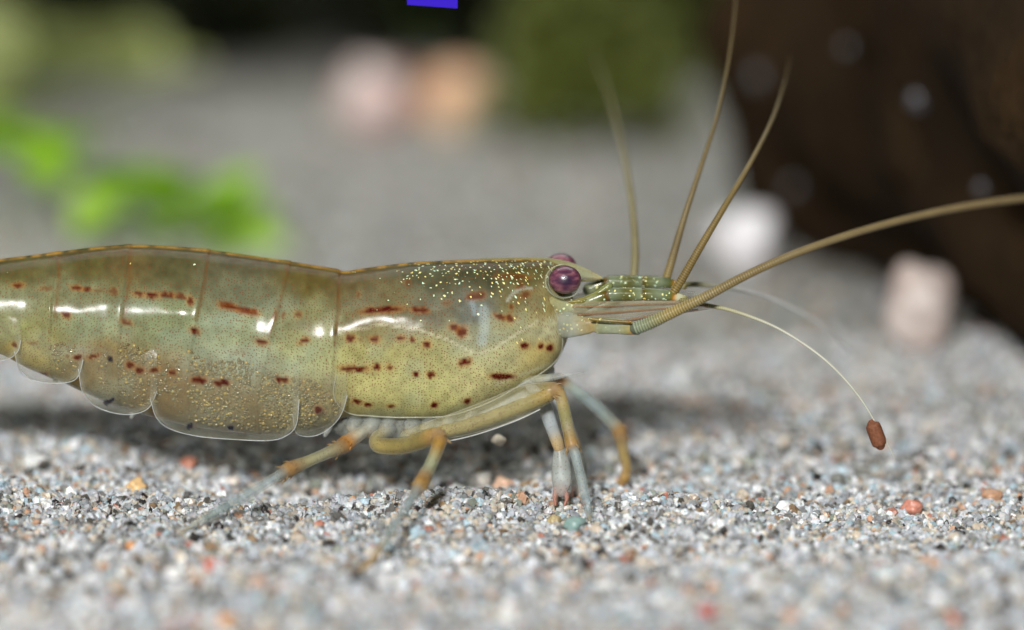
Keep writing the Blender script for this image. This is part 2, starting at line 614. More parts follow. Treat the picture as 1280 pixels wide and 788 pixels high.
# centre x, y, half length, half height, angle (deg, + is up to the right), strength, kind (0 red brown, 1 dark blue)
SPOTS = [(477, 388, 26, 4, 4, 1, 0), (525, 388, 12, 3.6, -5, .95, 0), (595, 370, 12, 5, 8, .7, 0), (557, 379, 6, 3, 0, .4, 0), (569, 410, 8, 5, -20, .85, 0), (578, 415, 6, 8, -30, .9, 0),
         (625, 396, 9, 3.5, -20, .85, 0), (637, 398, 5, 5, 60, .85, 0), (639, 384, 3, 3.2, 0, .7, 0), (647, 397, 2.5, 2, 0, .6, 0), (657, 369, 8, 4, 28, .65, 0),
         (420, 416, 4, 4, 0, .7, 1), (438, 423, 5.5, 5, 0, .95, 0), (468, 424.5, 6, 4.6, -10, 1, 0), (500, 423, 5, 4.2, 0, 1, 0), (515, 425, 4, 3.5, 0, .9, 0), (533, 431, 5.5, 4.6, 0, 1, 0),
         (581, 453, 9, 4.5, 16, 1, 0), (655, 433, 6, 4, 0, 1, 0), (675, 433, 4, 4.6, 0, 1, 0), (687, 435, 5, 4.6, 0, 1, 0), (442, 461, 19, 3.8, -2, 1, 0), (471.5, 459, 5, 4, 0, 1, 0),
         (487, 459, 4.5, 3.6, 0, 1, 0), (520, 468, 4.5, 3.2, 0, 1, 0), (538.5, 469, 5.6, 4.6, 0, 1, 0), (628, 471, 16, 4, 0, 1, 0), (446, 502.5, 5.6, 3.2, -10, 1, 0), (460.5, 506, 5.6, 3.2, 0, 1, 0),
         (488.5, 508, 4.6, 2.7, 0, .95, 0), (543, 507, 5.2, 4, 10, 1, 0), (584, 501, 5.2, 3.5, 15, 1, 0), (448, 369, 3, 3.4, 0, .45, 0), (510, 354, 4, 5, 0, .4, 0), (650, 358, 5, 4, 0, .5, 0), (640, 346, 22, 3.2, 0, .45, 0),
         (209, 369, 9, 3.6, -5, .9, 0), (226, 371, 8, 3.5, -5, .8, 0), (238, 377, 4.5, 5, 0, .9, 0), (285, 383, 13, 4.8, -12, 1, 0), (311, 389.5, 13, 4.6, -10, 1, 0), (298, 386, 20, 3, -12, .8, 0),
         (243, 414, 6.5, 4.4, -5, 1, 0), (327, 427.5, 8, 4, -5, 1, 0), (379.5, 427, 7.5, 3.8, 20, 1, 0), (344, 395, 2.5, 6, 0, .5, 0), (354, 394, 3, 3.2, 0, .6, 0), (373, 393, 5, 4.2, 0, .7, 0),
         (215, 466, 4.6, 4, 0, .95, 0), (248.7, 475.5, 11, 4.6, -6, 1, 0), (277.5, 478.7, 11, 4.2, 0, 1, 0), (353, 475, 9, 4, -4, 1, 0), (398, 512, 6, 6, 0, .95, 0), (237, 533, 7.5, 6, 0, 1, 1), (288, 535, 5.5, 5.5, 0, 1, 1),
         (22, 357, 8, 3, 0, .9, 0), (57, 361, 8, 3, 0, .45, 0), (96, 360, 7, 3.6, -5, .95, 0), (109, 362, 6, 3.3, 0, .9, 0), (124, 363, 6, 3, 0, .4, 0), (142, 364.5, 6, 4.5, -20, .55, 0),
         (173, 368, 7, 3.5, -5, .9, 0), (190, 370, 8, 4, -5, 1, 0), (82.7, 393, 6.5, 4.6, -30, .9, 0), (158, 402.7, 7.5, 4, -20, .8, 0), (18, 431, 3.5, 3.5, 0, .8, 0), (40, 429, 7, 2, 0, .5, 0), (49, 469, 11, 3, 4, .95, 0),
         (97, 446.5, 5.6, 4, 0, .95, 0), (117, 446, 9, 3, 15, .95, 0), (84, 446, 3, 3, 0, .6, 0), (138, 449.5, 4.6, 4, 0, .95, 1), (162.7, 457, 6, 5, -20, .95, 0), (175, 463, 6, 4.6, -15, .95, 0), (192, 463, 7, 3.4, 20, .95, 0),
         (136, 502, 9.5, 5, 15, 1, 1), (300, 440, 9, 3, 0, .25, 0), (505, 421, 3, 2, 0, .4, 0), (450, 425, 5, 1.5, 0, .35, 0), (-60, 365, 20, 4, 0, .8, 0), (-120, 380, 14, 4, 0, .8, 0)]


def poly_dist(PX, PY, pts):
    d = np.full(PX.shape, 1e9)
    for (x0, y0), (x1, y1) in zip(pts[:-1], pts[1:]):
        dx, dy = x1 - x0, y1 - y0
        t = np.clip(((PX - x0) * dx + (PY - y0) * dy) / (dx * dx + dy * dy), 0, 1)
        d = np.minimum(d, np.hypot(PX - x0 - t * dx, PY - y0 - t * dy))
    return d


def paint(PX, PY, spots_only=False):
    """pigment and painted shading of the flank, laid out on the side view of the animal"""
    shp = PX.shape
    PX, PY = PX.ravel(), PY.ravel()
    wsum = np.zeros(len(PX))
    c = np.zeros((len(PX), 3))
    jx = PX + 14 * (vnoise(PX / 22, PY / 18, 11) - .5)
    jy = PY + 14 * (vnoise(PX / 20, PY / 19, 12) - .5)
    for bx_, by_, r, g, b in BASE:
        wt = 1 / (((jx - bx_) / 1.3) ** 2 + (jy - by_) ** 2 + 160) ** 2
        wsum += wt
        c += wt[:, None] * lin((r, g, b))
    c /= wsum[:, None]
    c *= np.array((.90, .88, .80))
    c *= (1 + .34 * (vnoise(PX / 9, PY / 9, 3) - .5) + .22 * (vnoise(PX / 4, PY / 4, 4) - .5))[:, None]
    # pale muscle bands and milky patches inside
    ms = np.clip((np.sin((PX * .55 + PY * 1.0) / 15 + 3 * vnoise(PX / 40, PY / 40, 6)) - .2) * .9, 0, 1) * (PX < 420) * np.clip((PY - 345) / 40, 0, 1)
    mk = np.clip((vnoise(PX / 26, PY / 20, 7) - .45) * 2.2, 0, 1) * np.clip((PY - 350) / 50, 0, 1)
    k = np.clip(.14 * ms + .18 * mk, 0, 1)[:, None]
    c = c * (1 - k) + k * lin((160, 180, 164))
    # pale curved lines and organs seen through the carapace, plus a painted arc highlight
    for pts, wd, rgb, s in [([(418, 418), (440, 412), (480, 406), (520, 411), (560, 425), (592, 441), (615, 438), (645, 418), (672, 402)], 1.6, (205, 200, 170), .5),
                            ([(604, 388), (606, 410), (602, 428)], 6.5, (178, 194, 192), .42), ([(590, 378), (594, 392)], 4, (160, 178, 186), .35), ([(634, 376), (642, 366), (655, 360), (664, 361)], 2.2, (200, 205, 190), .38),
                            ([(620, 480), (660, 466), (690, 455)], 3, (200, 200, 165), .4), ([(430, 440), (428, 470), (424, 500)], 8, (170, 170, 110), .4)]:
        k = s * np.clip(1.4 - poly_dist(PX, PY, pts) / wd, 0, 1)
        c = c * (1 - k[:, None]) + k[:, None] * lin(rgb)
    for x0, y0, x1, y1 in SEAMS:
        k = .55 * np.exp(-(poly_dist(PX, PY, [(x0, y0 - 6), ((x0 + x1) / 2 + 2, (y0 + y1) / 2), (x1, y1)]) / 2.6) ** 2) * (.5 + .8 * vnoise(PX / 3, PY / 9, 5))
        c = c * (1 - k[:, None]) + k[:, None] * lin((108, 70, 34))
    # ochre line along the back
    top = smooth_interp(TOP, PX)
    e = PY - top
    k = np.clip(1.2 - e / 2.6, 0, 1) * np.clip(1.5 * vnoise(PX / 9, PX * 0, 8) - .05, 0, 1)
    k = np.clip(k, 0, 1) * np.where(PX > 700, 0, 1)
    c = c * (1 - k[:, None]) + k[:, None] * lin((208, 160, 76))
    k = np.exp(-((e - 7) / 2.6) ** 2) * .6 * np.clip(3 * vnoise(PX / 14, PY / 2, 9) - 1.1, 0, 1)
    c = c * (1 - k[:, None]) + k[:, None] * lin((74, 50, 22))
    al = np.zeros(len(PX))
    wx_ = PX + 2.6 * (vnoise(PX / 4.3, PY / 4.3, 21) - .5) + 0.5 * (vnoise(PX / 1.9, PY / 1.9, 23) - .5)
    wy_ = PY + 2.6 * (vnoise(PX / 4.3 + 7, PY / 4.3, 22) - .5) + 0.5 * (vnoise(PX / 1.9, PY / 1.9, 24) - .5)
    for sx, sy, hl, hh, an, st, kd in SPOTS:
        a = math.radians(-an)
        u = ((wx_ - sx) * math.cos(a) + (wy_ - sy) * math.sin(a)) / hl
        v = (-(wx_ - sx) * math.sin(a) + (wy_ - sy) * math.cos(a)) / hh
        n = 2.0 if hl < 9 else 3.0
        r = (np.abs(u) ** n + np.abs(v) ** 2.2) ** .5
        edge = .5 if min(hl, hh) > 3 else .6
        k = np.clip((1.10 - r) / edge, 0, 1) * st
        halo = np.clip((1.7 - r) / .8, 0, 1) * st * .45
        if kd == 0:
            c = c * (1 - halo[:, None]) + halo[:, None] * lin((170, 106, 40))
        dark = lin((76, 20, 13)) if kd == 0 else lin((34, 36, 46))
        c = c * (1 - k[:, None]) + k[:, None] * dark
        al = np.maximum(al, np.maximum(k, halo * .5))
    return c.reshape(*shp, 3), al.reshape(shp)


def fleck_map(PX, PY):
    g = np.exp(-((PX - 600) / 95) ** 4 - ((PY - 341) / 19) ** 2) * .62
    g += np.exp(-((PX - 660) / 45) ** 2 - ((PY - 375) / 36) ** 2) * .16
    g += np.exp(-((PX - 500) / 60) ** 2 - ((PY - 375) / 25) ** 2) * .035
    g += np.exp(-((PX - 690) / 18) ** 2 - ((PY - 350) / 30) ** 2) * .25
    g += .006 * (PY < 350)
    return g


def project(P):
    """world mm to photograph pixels"""
    d = P - CAM
    k = DIST / (d @ FWD)
    return 640 + (d @ RGT) * k / MPP, 394 - (d @ UPV) * k / MPP


def mirror_px(P):
    """pixels of the points, far half folded on to the near half: the animal is symmetrical"""
    Q = P.copy()
    Q[..., 1] = YB - np.abs(Q[..., 1] - YB)
    return project(Q)


root = thing('shrimp', 'translucent green yellow shrimp with rows of red brown dashes standing on the sand', 'shrimp', (-8.0, YB, 0.0))

st = np.unique(np.concatenate([np.linspace(-420, -25, 90), np.linspace(-25, 690, 560), np.linspace(690, 719, 40)]))
MR = 176
ang = np.linspace(0, 2 * math.pi, MR, endpoint=False) - math.pi / 2   # seam under the belly
ca, sa = np.cos(ang), np.sin(ang)
sx_ = np.sign(ca) * np.abs(ca) ** (2 / EXPO)
sz_ = np.sign(sa) * np.abs(sa) ** (2 / EXPO)
P = np.zeros((len(st), MR, 3))
for i, px in enumerate(st):
    cz, rz, ry = section(px)
    x0 = at(px, 400, YB)[0]
    pyv = smooth_interp(TOP, px) + (smooth_interp(BOT, px) - smooth_interp(TOP, px)) * (1 - sz_) / 2
    step = np.zeros(MR)
    for a0, b0, a1, b1 in SEAMS:                    # each segment's hind edge overlaps the next one
        t = px - (a0 + (a1 - a0) * np.clip((pyv - b0) / (b1 - b0), 0, 1.4))
        step += np.where(t < 0, .09 * np.exp(-(t / 13.0) ** 2), .09 * np.clip(1 - t / 2.5, 0, 1))
    P[i, :, 0] = x0
    P[i, :, 1] = YB + (ry + step) * sx_
    P[i, :, 2] = cz + (rz + step * .5) * (sz_ - SAG * (1 - sz_ ** 2))
# the head leans and bulges a little, and nothing is perfectly even
P[..., 1] += uneven(P[..., 0], P[..., 2]) * np.clip((P[..., 1] - YB) / 1.5, -1, 1)
n_ = len(st)
ii = np.arange(n_ * MR).reshape(n_, MR)
Fq = np.stack([ii[:-1], np.roll(ii[:-1], -1, 1), np.roll(ii[1:], -1, 1), ii[1:]], -1).reshape(-1, 4)
PX, PY = mirror_px(P)
Cc, _ = paint(PX, PY)
Cc = np.concatenate([np.clip(Cc, 0, 1), np.ones((*Cc.shape[:2], 1))], -1)
# close both ends with a fan of tiny quads
Vb = P.reshape(-1, 3)
body = obj('body', Vb, Fq, M_BODY, root, cols=Cc.reshape(-1, 4))
arc = np.concatenate([np.zeros((n_, 1)), np.cumsum(np.linalg.norm(np.diff(P, axis=1), axis=2), 1)], 1)
sk = np.stack([P[..., 0], arc, np.zeros_like(arc)], -1)
sk_ = body.data.attributes.new('skin', 'FLOAT_VECTOR', 'POINT')
sk_.data.foreach_set('vector', sk.astype(np.float32).ravel())
fa = body.data.attributes.new('fleck', 'FLOAT', 'POINT')
fa.data.foreach_set('value', fleck_map(PX, PY).astype(np.float32).ravel())


# tubes -----------------------------------------------------------------
def catmull(pts, n):
    p = np.asarray(pts, float)
    p = np.vstack([2 * p[0] - p[1], p, 2 * p[-1] - p[-2]])
    out = []
    for i in range(1, len(p) - 2):
        for t in np.linspace(0, 1, n, endpoint=False):
            a, b, c, d = p[i - 1], p[i], p[i + 1], p[i + 2]
            out.append(.5 * ((2 * b) + (-a + c) * t + (2 * a - 5 * b + 4 * c - d) * t * t + (-a + 3 * b - 3 * c + d) * t ** 3))
    out.append(p[-2])
    return np.array(out)


def tube_data(pts, sides=14, n=8, flat=1.0, cap=True, ring=None, bumpy=0.0, straight=False):
    """pts: rows of x, y, z (mm), radius (mm), r, g, b (linear), alpha"""
    q = np.asarray(pts, float)
    if straight:
        rows = []
        for a, b in zip(q[:-1], q[1:]):
            rows += [a + (b - a) * t for t in np.linspace(0, 1, n, endpoint=False)]
        q = np.array(rows + [q[-1]])
    else:
        q = catmull(q, n)
    if ring:                                       # resample evenly and cut it into little rings
        L = np.concatenate([[0], np.cumsum(np.linalg.norm(np.diff(q[:, :3], axis=0), axis=1))])
        k = int(L[-1] / ring) * 4
        s = np.linspace(0, L[-1], k + 1)
        q = np.stack([np.interp(s, L, q[:, j]) for j in range(q.shape[1])], 1)
        ph = np.arange(k + 1) % 4
        q[:, 3] *= np.array([.90, 1.04, 1.07, 1.0])[ph]
        q[:, 4:7] *= np.array([.55, .95, 1.2, 1.0])[ph][:, None]
    c = q[:, :3]
    r = np.maximum(q[:, 3], .004)
    t = np.gradient(c, axis=0)
    t /= np.linalg.norm(t, axis=1)[:, None] + 1e-12
    up = np.array((0, -1.0, 0.01))
    rows, cols_ = [], []
    a = np.linspace(0, 2 * math.pi, sides, endpoint=False)
    u = up - t[0] * (up @ t[0])
    u /= np.linalg.norm(u)
    for i in range(len(c)):
        u = u - t[i] * (u @ t[i])
        u /= np.linalg.norm(u)
        v = np.cross(t[i], u)
        rr = r[i] * (1 + bumpy * (rng.random(sides) - .5))
        rows.append(c[i] + (np.cos(a) * rr * flat)[:, None] * u + (np.sin(a) * rr)[:, None] * v)
        cols_.append(np.repeat(q[i:i + 1, 4:8], sides, 0))
    if cap:
        for e, sgn in ((0, -1), (len(c) - 1, 1)):
            m0 = rows[0] if e == 0 else rows[-1]
            cc0 = m0.mean(0)
            tt = t[e]
            extra = [(cc0 + (m0 - cc0) * s + tt * sgn * r[e] * h) for s, h in ((.85, .35), (.5, .7), (.05, .85))]
            ec = [cols_[0] if e == 0 else cols_[-1]] * 3
            if e == 0:
                rows = extra[::-1] + rows
                cols_ = ec + cols_
            else:
                rows = rows + extra
                cols_ = cols_ + ec
    R = np.array(rows)
    n0 = len(R)
    ix = np.arange(n0 * sides).reshape(n0, sides)
    Fq = np.stack([ix[:-1], np.roll(ix[:-1], -1, 1), np.roll(ix[1:], -1, 1), ix[1:]], -1).reshape(-1, 4)
    return R.reshape(-1, 3), Fq, np.array(cols_).reshape(-1, 4)


def tp(px, py, y, rpx, rgb, a=1.0, p=None):
    q = at(px, py, y) if p is None else p
    return (*q, rpx * MPP, *lin(rgb), a)


def tube(name, pts, material, parent, **kw):
    v, f_, c = tube_data(pts, **kw)
    return obj(name, v, f_, material, parent, cols=np.clip(c, 0, 1))


# pleura: clear rounded side plates of the abdomen -----------------------
def plate(name, x0, x1, top_fn, bot_pts, parent, side, grow, lower, nu=84, nv=40, alpha0=.16):
    bx_ = np.array(bot_pts, float)
    V_, C_ = [], []
    for u in np.linspace(x0, x1, nu):
        yt = top_fn(u)
        yb = max(float(np.interp(u, bx_[:, 0], bx_[:, 1])), yt + 1.0)
        for v in np.linspace(0, 1, nv):
            py = yt + (yb - yt) * v
            V_.append(surf(u, py, grow * min(1.0, .25 + 1.6 * v), lower * v, side))
            C_.append((u, py, v))
    V_, C_ = np.array(V_), np.array(C_)
    cc, al = paint(C_[:, 0], C_[:, 1])
    edge_d = poly_dist(C_[:, 0], C_[:, 1], [tuple(q) for q in bot_pts])
    pale = lin((190, 195, 178))
    cc = cc * .4 + pale * .6
    k = al[:, None]
    c2, _ = paint(C_[:, 0], C_[:, 1])
    cc = cc * (1 - k) + c2 * k
    a = alpha0 * np.clip(C_[:, 2] * 5, 0, 1) + .30 * np.exp(-(edge_d / 5.0) ** 2)
    a = np.maximum(a, al * .9 * (C_[:, 1] > 485))
    ix = np.arange(nu * nv).reshape(nu, nv)
    f_ = np.stack([ix[:-1, :-1], ix[1:, :-1], ix[1:, 1:], ix[:-1, 1:]], -1).reshape(-1, 4)
    o_ = obj(name, V_, f_, M_CLEAR, parent, cols=np.concatenate([cc, np.clip(a, 0, 1)[:, None]], 1))
    # thickened margin
    rim = []
    for q in catmull(bx_, 6):
        y_top = top_fn(q[0])
        v = 1.0
        p = surf(q[0], max(q[1], y_top + 1), grow * 1.02, lower, side)
        rim.append((*p, .028, *lin((222, 228, 226)), .5))
    v_, f2, c_ = tube_data(rim, sides=8, n=2)
    obj('rim', v_, f2, M_CLEAR, o_, cols=c_)
    return o_


PL = [  # x0, x1, top row, lower outline, how far the plate hangs below the flesh (mm)
    (-60, 26, lambda u: 395 + .0 * u, [(-60, 420), (-40, 446), (-10, 452), (10, 449), (22, 440), (26, 426)], .5),
    (18, 104, lambda u: 410 + .25 * (u - 18), [(18, 440), (24, 462), (36, 474), (60, 479), (86, 478), (98, 470), (104, 450)], .5),
    (98, 196, lambda u: 425 + .12 * (u - 98), [(98, 462), (103, 490), (116, 506), (140, 516), (166, 518), (186, 510), (196, 490)], .6),
    (188, 374, lambda u: 430 + 26 * ((u - 280) / 95) ** 2, [(188, 500), (196, 523), (214, 537), (250, 546), (300, 550), (335, 551), (356, 546), (370, 532), (374, 500)], .8),
    (366, 434, lambda u: 440 + .3 * (u - 366), [(366, 520), (370, 541), (385, 546), (402, 542), (418, 530), (428, 515), (434, 495)], .5),
]
for side in (-1, 1):
    for x0, x1, tf, bp, low in PL:
        plate('side_plate', x0, x1, tf, bp, root, side, .34 if x1 - x0 > 100 else .26, low)

# eggs carried under the plates
def inpoly(x, y, poly):
    c = False
    for (x0, y0), (x1, y1) in zip(poly, poly[1:] + poly[:1]):
        if (y0 > y) != (y1 > y) and x < (x1 - x0) * (y - y0) / (y1 - y0) + x0:
            c = not c
    return c


EGGP = [[(50, 434), (75, 428), (97, 436), (96, 462), (82, 470), (60, 455)], [(128, 436), (160, 430), (196, 440), (208, 480), (195, 506), (160, 508), (132, 492), (118, 465)],
        [(206, 452), (235, 438), (262, 452), (300, 450), (345, 468), (400, 478), (426, 506), (418, 526), (385, 536), (330, 540), (270, 534), (222, 520), (204, 490)]]

EM = []
k = 0
egg_parts = []
for side in (-1, 1):
    for poly in EGGP:
        xs, ys = [p[0] for p in poly], [p[1] for p in poly]
        area = (max(xs) - min(xs)) * (max(ys) - min(ys))
        for _ in range(int(area / 9)):
            x, y = random.uniform(min(xs), max(xs)), random.uniform(min(ys), max(ys))
            if not inpoly(x, y, poly):
                continue
            if any(((x - q[0]) / (q[2] + 2)) ** 2 + ((y - q[1]) / (q[3] + 2)) ** 2 < 1.1 for q in SPOTS):
                continue
            r_ = random.uniform(.06, .105)
            p = surf(x, y, random.uniform(-.05, .05), 0, side)
            c0 = lin(random.choice([(124, 108, 62), (112, 98, 58), (132, 116, 72), (104, 92, 58), (120, 110, 74), (128, 120, 88), (140, 122, 74), (172, 148, 80)]))
            v_ = ICO2[0] * r_ * np.array((1.15, .8, 1)) + p
            egg_parts.append((v_, ICO2[1], np.tile((*c0, 1), (len(v_), 1))))
v_, f_, c_ = merge(egg_parts)
o_ = obj('egg_mass', v_, f_, egg_mat(), root, cols=c_)
o_['kind'] = 'stuff'

# carapace margin, pale bead along its lower and front edge
mg = [(420, 470), (417, 492), (424, 508), (440, 518), (470, 521), (520, 522.5), (560, 520), (592, 511), (620, 499), (650, 482), (676, 467), (694, 452), (702, 438), (703, 420), (699, 402), (694, 388)]
for side in (-1, 1):
    rim = [(*surf(q[0], min(q[1], smooth_interp(BOT, q[0]) - 1.5), .03, 0, side), .04, *lin((206, 208, 186)), .45) for q in catmull(mg, 6)]
    v_, f_, c_ = tube_data(rim, sides=8, n=2)
    obj('carapace_rim', v_, f_, M_CLEAR, root, cols=c_)

# underside of the thorax with the pale leg bases
OL, ORG_, BL, GY_, CL = (164, 150, 92), (162, 134, 94), (164, 178, 178), (172, 178, 172), (186, 192, 188)
tube('underside', [tp(420, 520, YB, 20, (166, 170, 160), .5), tp(450, 525, YB, 30, (166, 170, 160), .5), tp(500, 524, YB, 33, (166, 170, 160), .5), tp(560, 518, YB, 30, (166, 170, 160), .5), tp(620, 500, YB, 26, CL, .8), tp(680, 462, YB, 16, CL, .8)], M_LEG, root, sides=24)
for side in (-1, 1):
    for bx_, by_, r_ in ((440, 533, 9), (462, 535, 11), (486, 536, 11), (512, 535, 10), (538, 533, 10), (562, 529, 9), (590, 522, 8)):
        y = YB + side * 1.9
        j = (bx_ * 7 + by_ * 3) % 5 - 2
        tube('leg_base', [tp(bx_ + 8, by_ - 16, y + 1.0 * -side, r_ * .8, (170, 176, 170), .28), tp(bx_ + j, by_ - 3 + j, y, r_ * (.9 + .08 * j), (172, 178, 170), .32), tp(bx_ - 4 + j * 2, by_ + 5 + j, y, r_ * .62, (190, 172, 140), .6)], M_LEG, root, n=6, bumpy=.22)

# tail (beyond the frame)
def fan_blade(name, pts_top, pts_bot, y0, y1, parent):
    V_, C_ = [], []
    nu, nv = 24, 10
    for i in range(nu):
        a = i / (nu - 1)
        for j in range(nv):
            b = j / (nv - 1) - .5
            wdt = math.sin(math.pi * min(a * .85 + .08, 1)) ** .6
            px = pts_top[0] + (pts_bot[0] - pts_top[0]) * a
            py = pts_top[1] + (pts_bot[1] - pts_top[1]) * a
            p = at(px, py, YB + y0 + (y1 - y0) * a)
            p = p + np.array((0, b * 2.6 * wdt, -abs(b) * .7 * wdt))
            V_.append(p)
            C_.append((*lin((150, 150, 112)), .75))
    ix = np.arange(nu * nv).reshape(nu, nv)
    f_ = np.stack([ix[:-1, :-1], ix[1:, :-1], ix[1:, 1:], ix[:-1, 1:]], -1).reshape(-1, 4)
    return obj(name, np.array(V_), f_, M_CLEAR, parent, cols=np.array(C_))


fan_blade('tail_fin', (-400, 505), (-590, 560), 0, 0, root)
for sgn in (-1, 1):
    fan_blade('tail_fin', (-395, 512), (-570, 585), sgn * .6, sgn * 3.4, root)

# rostrum ----------------------------------------------------------------
ros = [tp(600, 331, YB, 8, (120, 116, 72), 1), tp(650, 330, YB, 8, (126, 120, 72), 1), tp(690, 332, YB, 9, (140, 138, 96), .85), tp(715, 337, YB, 8.5, (158, 158, 120), .6), tp(735, 343, YB, 6, (166, 166, 130), .6), tp(752, 348, YB, 1.2, (176, 168, 120), .9)]
tube('rostrum', ros, M_CLEAR, root, flat=.45)
tube('rostrum_ridge', [tp(690, 329, YB, 1.3, (196, 176, 110), .8), tp(718, 333.5, YB, 1.3, (186, 180, 130), .8), tp(738, 340, YB, 1.2, (186, 180, 130), .8), tp(752, 347, YB, .8, (186, 170, 120), .9)], M_CLEAR, root, sides=8)
tube('rostrum_keel', [tp(714, 350, YB, 1.5, (120, 118, 80), .7), tp(728, 350.5, YB, 1.8, (120, 118, 80), .8), tp(742, 350, YB, 1.3, (130, 120, 80), .8), tp(752, 348.5, YB, .7, (150, 130, 90), .9)], M_CLEAR, root, sides=8)

# eyes -------------------------------------------------------------------
ECN = at(706.5, 350, YB - 2.3)
ECF = at(701, 334, YB + 2.4)
EYE_DARK = tuple((ECN + np.array((.1, -.85, .05)) - ORG['shrimp']) * S)
M_EYE = eye_mat()
for cc_ in (ECN, ECF):
    v_, f_ = ICO4
    r_ = 19.6 * MPP
    sgn = -1 if cc_ is ECN else 1
    Pv = v_ * np.array((r_ * 1.03, r_ * .86, r_ * .90)) + cc_
    dz_ = 0 if sgn < 0 else -.5
    stalk = [(*(cc_ + np.array((-.55, -sgn * 1.5, -.55 + dz_))), .62, *lin((150, 150, 120)), .8), (*(cc_ + np.array((-.32, -sgn * .75, -.32 + dz_))), .80, *lin((160, 165, 140)), .65),
             (*(cc_ + np.array((-.12, -sgn * .22, -.14 + dz_))), .98, *lin((176, 184, 166)), .5), (*(cc_ + np.array((-.05, -sgn * -.05, -.06 + dz_))), .955, *lin((190, 196, 180)), .5)]
    e_ = obj('eye', Pv, f_, M_EYE, root)
    v2, f2, c2 = tube_data(stalk, sides=28, n=5, cap=False)
    if sgn < 0:
        v3, f3, c3 = tube_data([(*(cc_ + np.array((math.cos(t_) * 1.10 - .06, -.12, math.sin(t_) * 1.0 - .06))), .03 + .035 * math.sin((t_ - 1.6) / 3.9 * math.pi), *lin((180, 186, 160)), .3) for t_ in np.linspace(1.6, 5.5, 16)], sides=10, n=4)
        obj('eye_rim', v3, f3, M_CLEAR, e_, cols=c3)
    obj('eye_stalk', v2, f2, M_CLEAR, e_, cols=c2)

# head plates under the eye: tissue between eye and feelers
tube('head_tissue', [tp(676, 372, YB - 1.6, 10, (150, 140, 88), .9), tp(700, 382, YB - 1.5, 12, (160, 160, 120), .9), tp(722, 384, YB - 1.4, 9, (160, 164, 136), .85), tp(744, 378, YB - 1.3, 5, (150, 150, 112), .8)], M_PED, root)
tube('head_tissue', [tp(700, 376, YB - 1.7, 3, (120, 104, 54), 1), tp(722, 377, YB - 1.7, 4, (116, 108, 52), 1), tp(744, 369, YB - 1.6, 4, (118, 118, 62), 1), tp(762, 357, YB - 1.5, 5, (126, 134, 84), 1)], M_PED, root, sides=10)

# antennules -------------------------------------------------------------
def antennule(cy, y, tint, far):
    g1, g2, g3 = (92, 92, 46), (116, 126, 98), (92, 94, 56)
    k = .92 if far else 1.0
    base = tube('antennule_base', [tp(735, cy + 10, y, 9 * k, (150, 156, 120), .8), tp(752, cy + 3, y, 9 * k, g1), tp(759, cy + 1, y, 8.2 * k, (104, 80, 42)), tp(764, cy, y, 9 * k, g2), tp(785, cy, y, 9.2 * k, g1), tp(800, cy, y, 8.6 * k, g2),
                                   tp(804, cy, y, 7.6 * k, (92, 78, 42)), tp(808, cy, y, 8.4 * k, g1), tp(825, cy + .5, y, 8 * k, g2), tp(838, cy + 2, y, 7 * k, g1), tp(842, cy + 3, y, 5.8 * k, (168, 120, 60)), tp(848, cy + 4, y, 5.6 * k, (176, 178, 150)), tp(856, cy + 6, y, 4.5 * k, (150, 140, 90))],
                M_PED, root, n=7, sides=18, bumpy=.05)
    return base


FB = (120, 102, 60)
FB2 = (120, 106, 74)
a1 = antennule(368, YB - 1.5, 0, False)
a2 = antennule(352.5, YB + 1.0, 0, True)
tube('flagellum', [tp(838, 372, 1.5, 5.8, (120, 104, 50)), tp(852, 350, 1.6, 5.4, FB), tp(875, 310, 2.2, 4.8, FB), tp(905, 260, 3.5, 3.9, FB), tp(940, 200, 6, 3.2, FB2), tp(965, 150, 10, 2.4, FB2, .85), tp(980, 105, 15, 1.5, FB2, .5), tp(988, 70, 20, .5, FB2, .3)], M_FLAG, a1, ring=.15, sides=12, n=14)
tube('flagellum', [tp(850, 375, 1.4, 4, (120, 112, 66)), tp(880, 381, 1.0, 3.0, (150, 146, 108)), tp(920, 390, .6, 2.4, (172, 170, 140)), tp(975, 412, .2, 1.7, (200, 200, 182)), tp(1030, 449, 0, 1.5, (206, 206, 190)), tp(1070, 491, 0, 1.4, (206, 206, 190), .95), tp(1100, 538, 0, 1.0, (206, 206, 190), .9), tp(1119, 573, 0, .5, (206, 206, 190), .8)], M_FLAG, a1, ring=.13, sides=8, n=14)
tube('flagellum', [tp(832, 352, 4.2, 5.6, (150, 132, 84)), tp(842, 318, 4.4, 5.0, FB2), tp(856, 270, 5, 4.0, FB2), tp(874, 215, 6.5, 3.2, FB2), tp(895, 150, 9, 2.4, FB2, .8), tp(909, 85, 12, 2.0, FB2, .65), tp(918, 20, 15, 1.6, FB2, .5), tp(922, -40, 18, 1.0, FB2, .4)], M_FLAG, a2, ring=.15, sides=12, n=14)
tube('flagellum', [tp(848, 356, 4.3, 4, (96, 92, 62)), tp(875, 356, 5, 3.4, (140, 138, 110)), tp(910, 360, 7, 2.8, (196, 196, 188), .9), tp(960, 372, 11, 2.5, (224, 224, 222), .9), tp(1020, 402, 15, 2.3, (226, 226, 224), .85), tp(1065, 440, 18, 1.6, (226, 226, 224), .8)], M_FLAG, a2, ring=.14, sides=8, n=14)

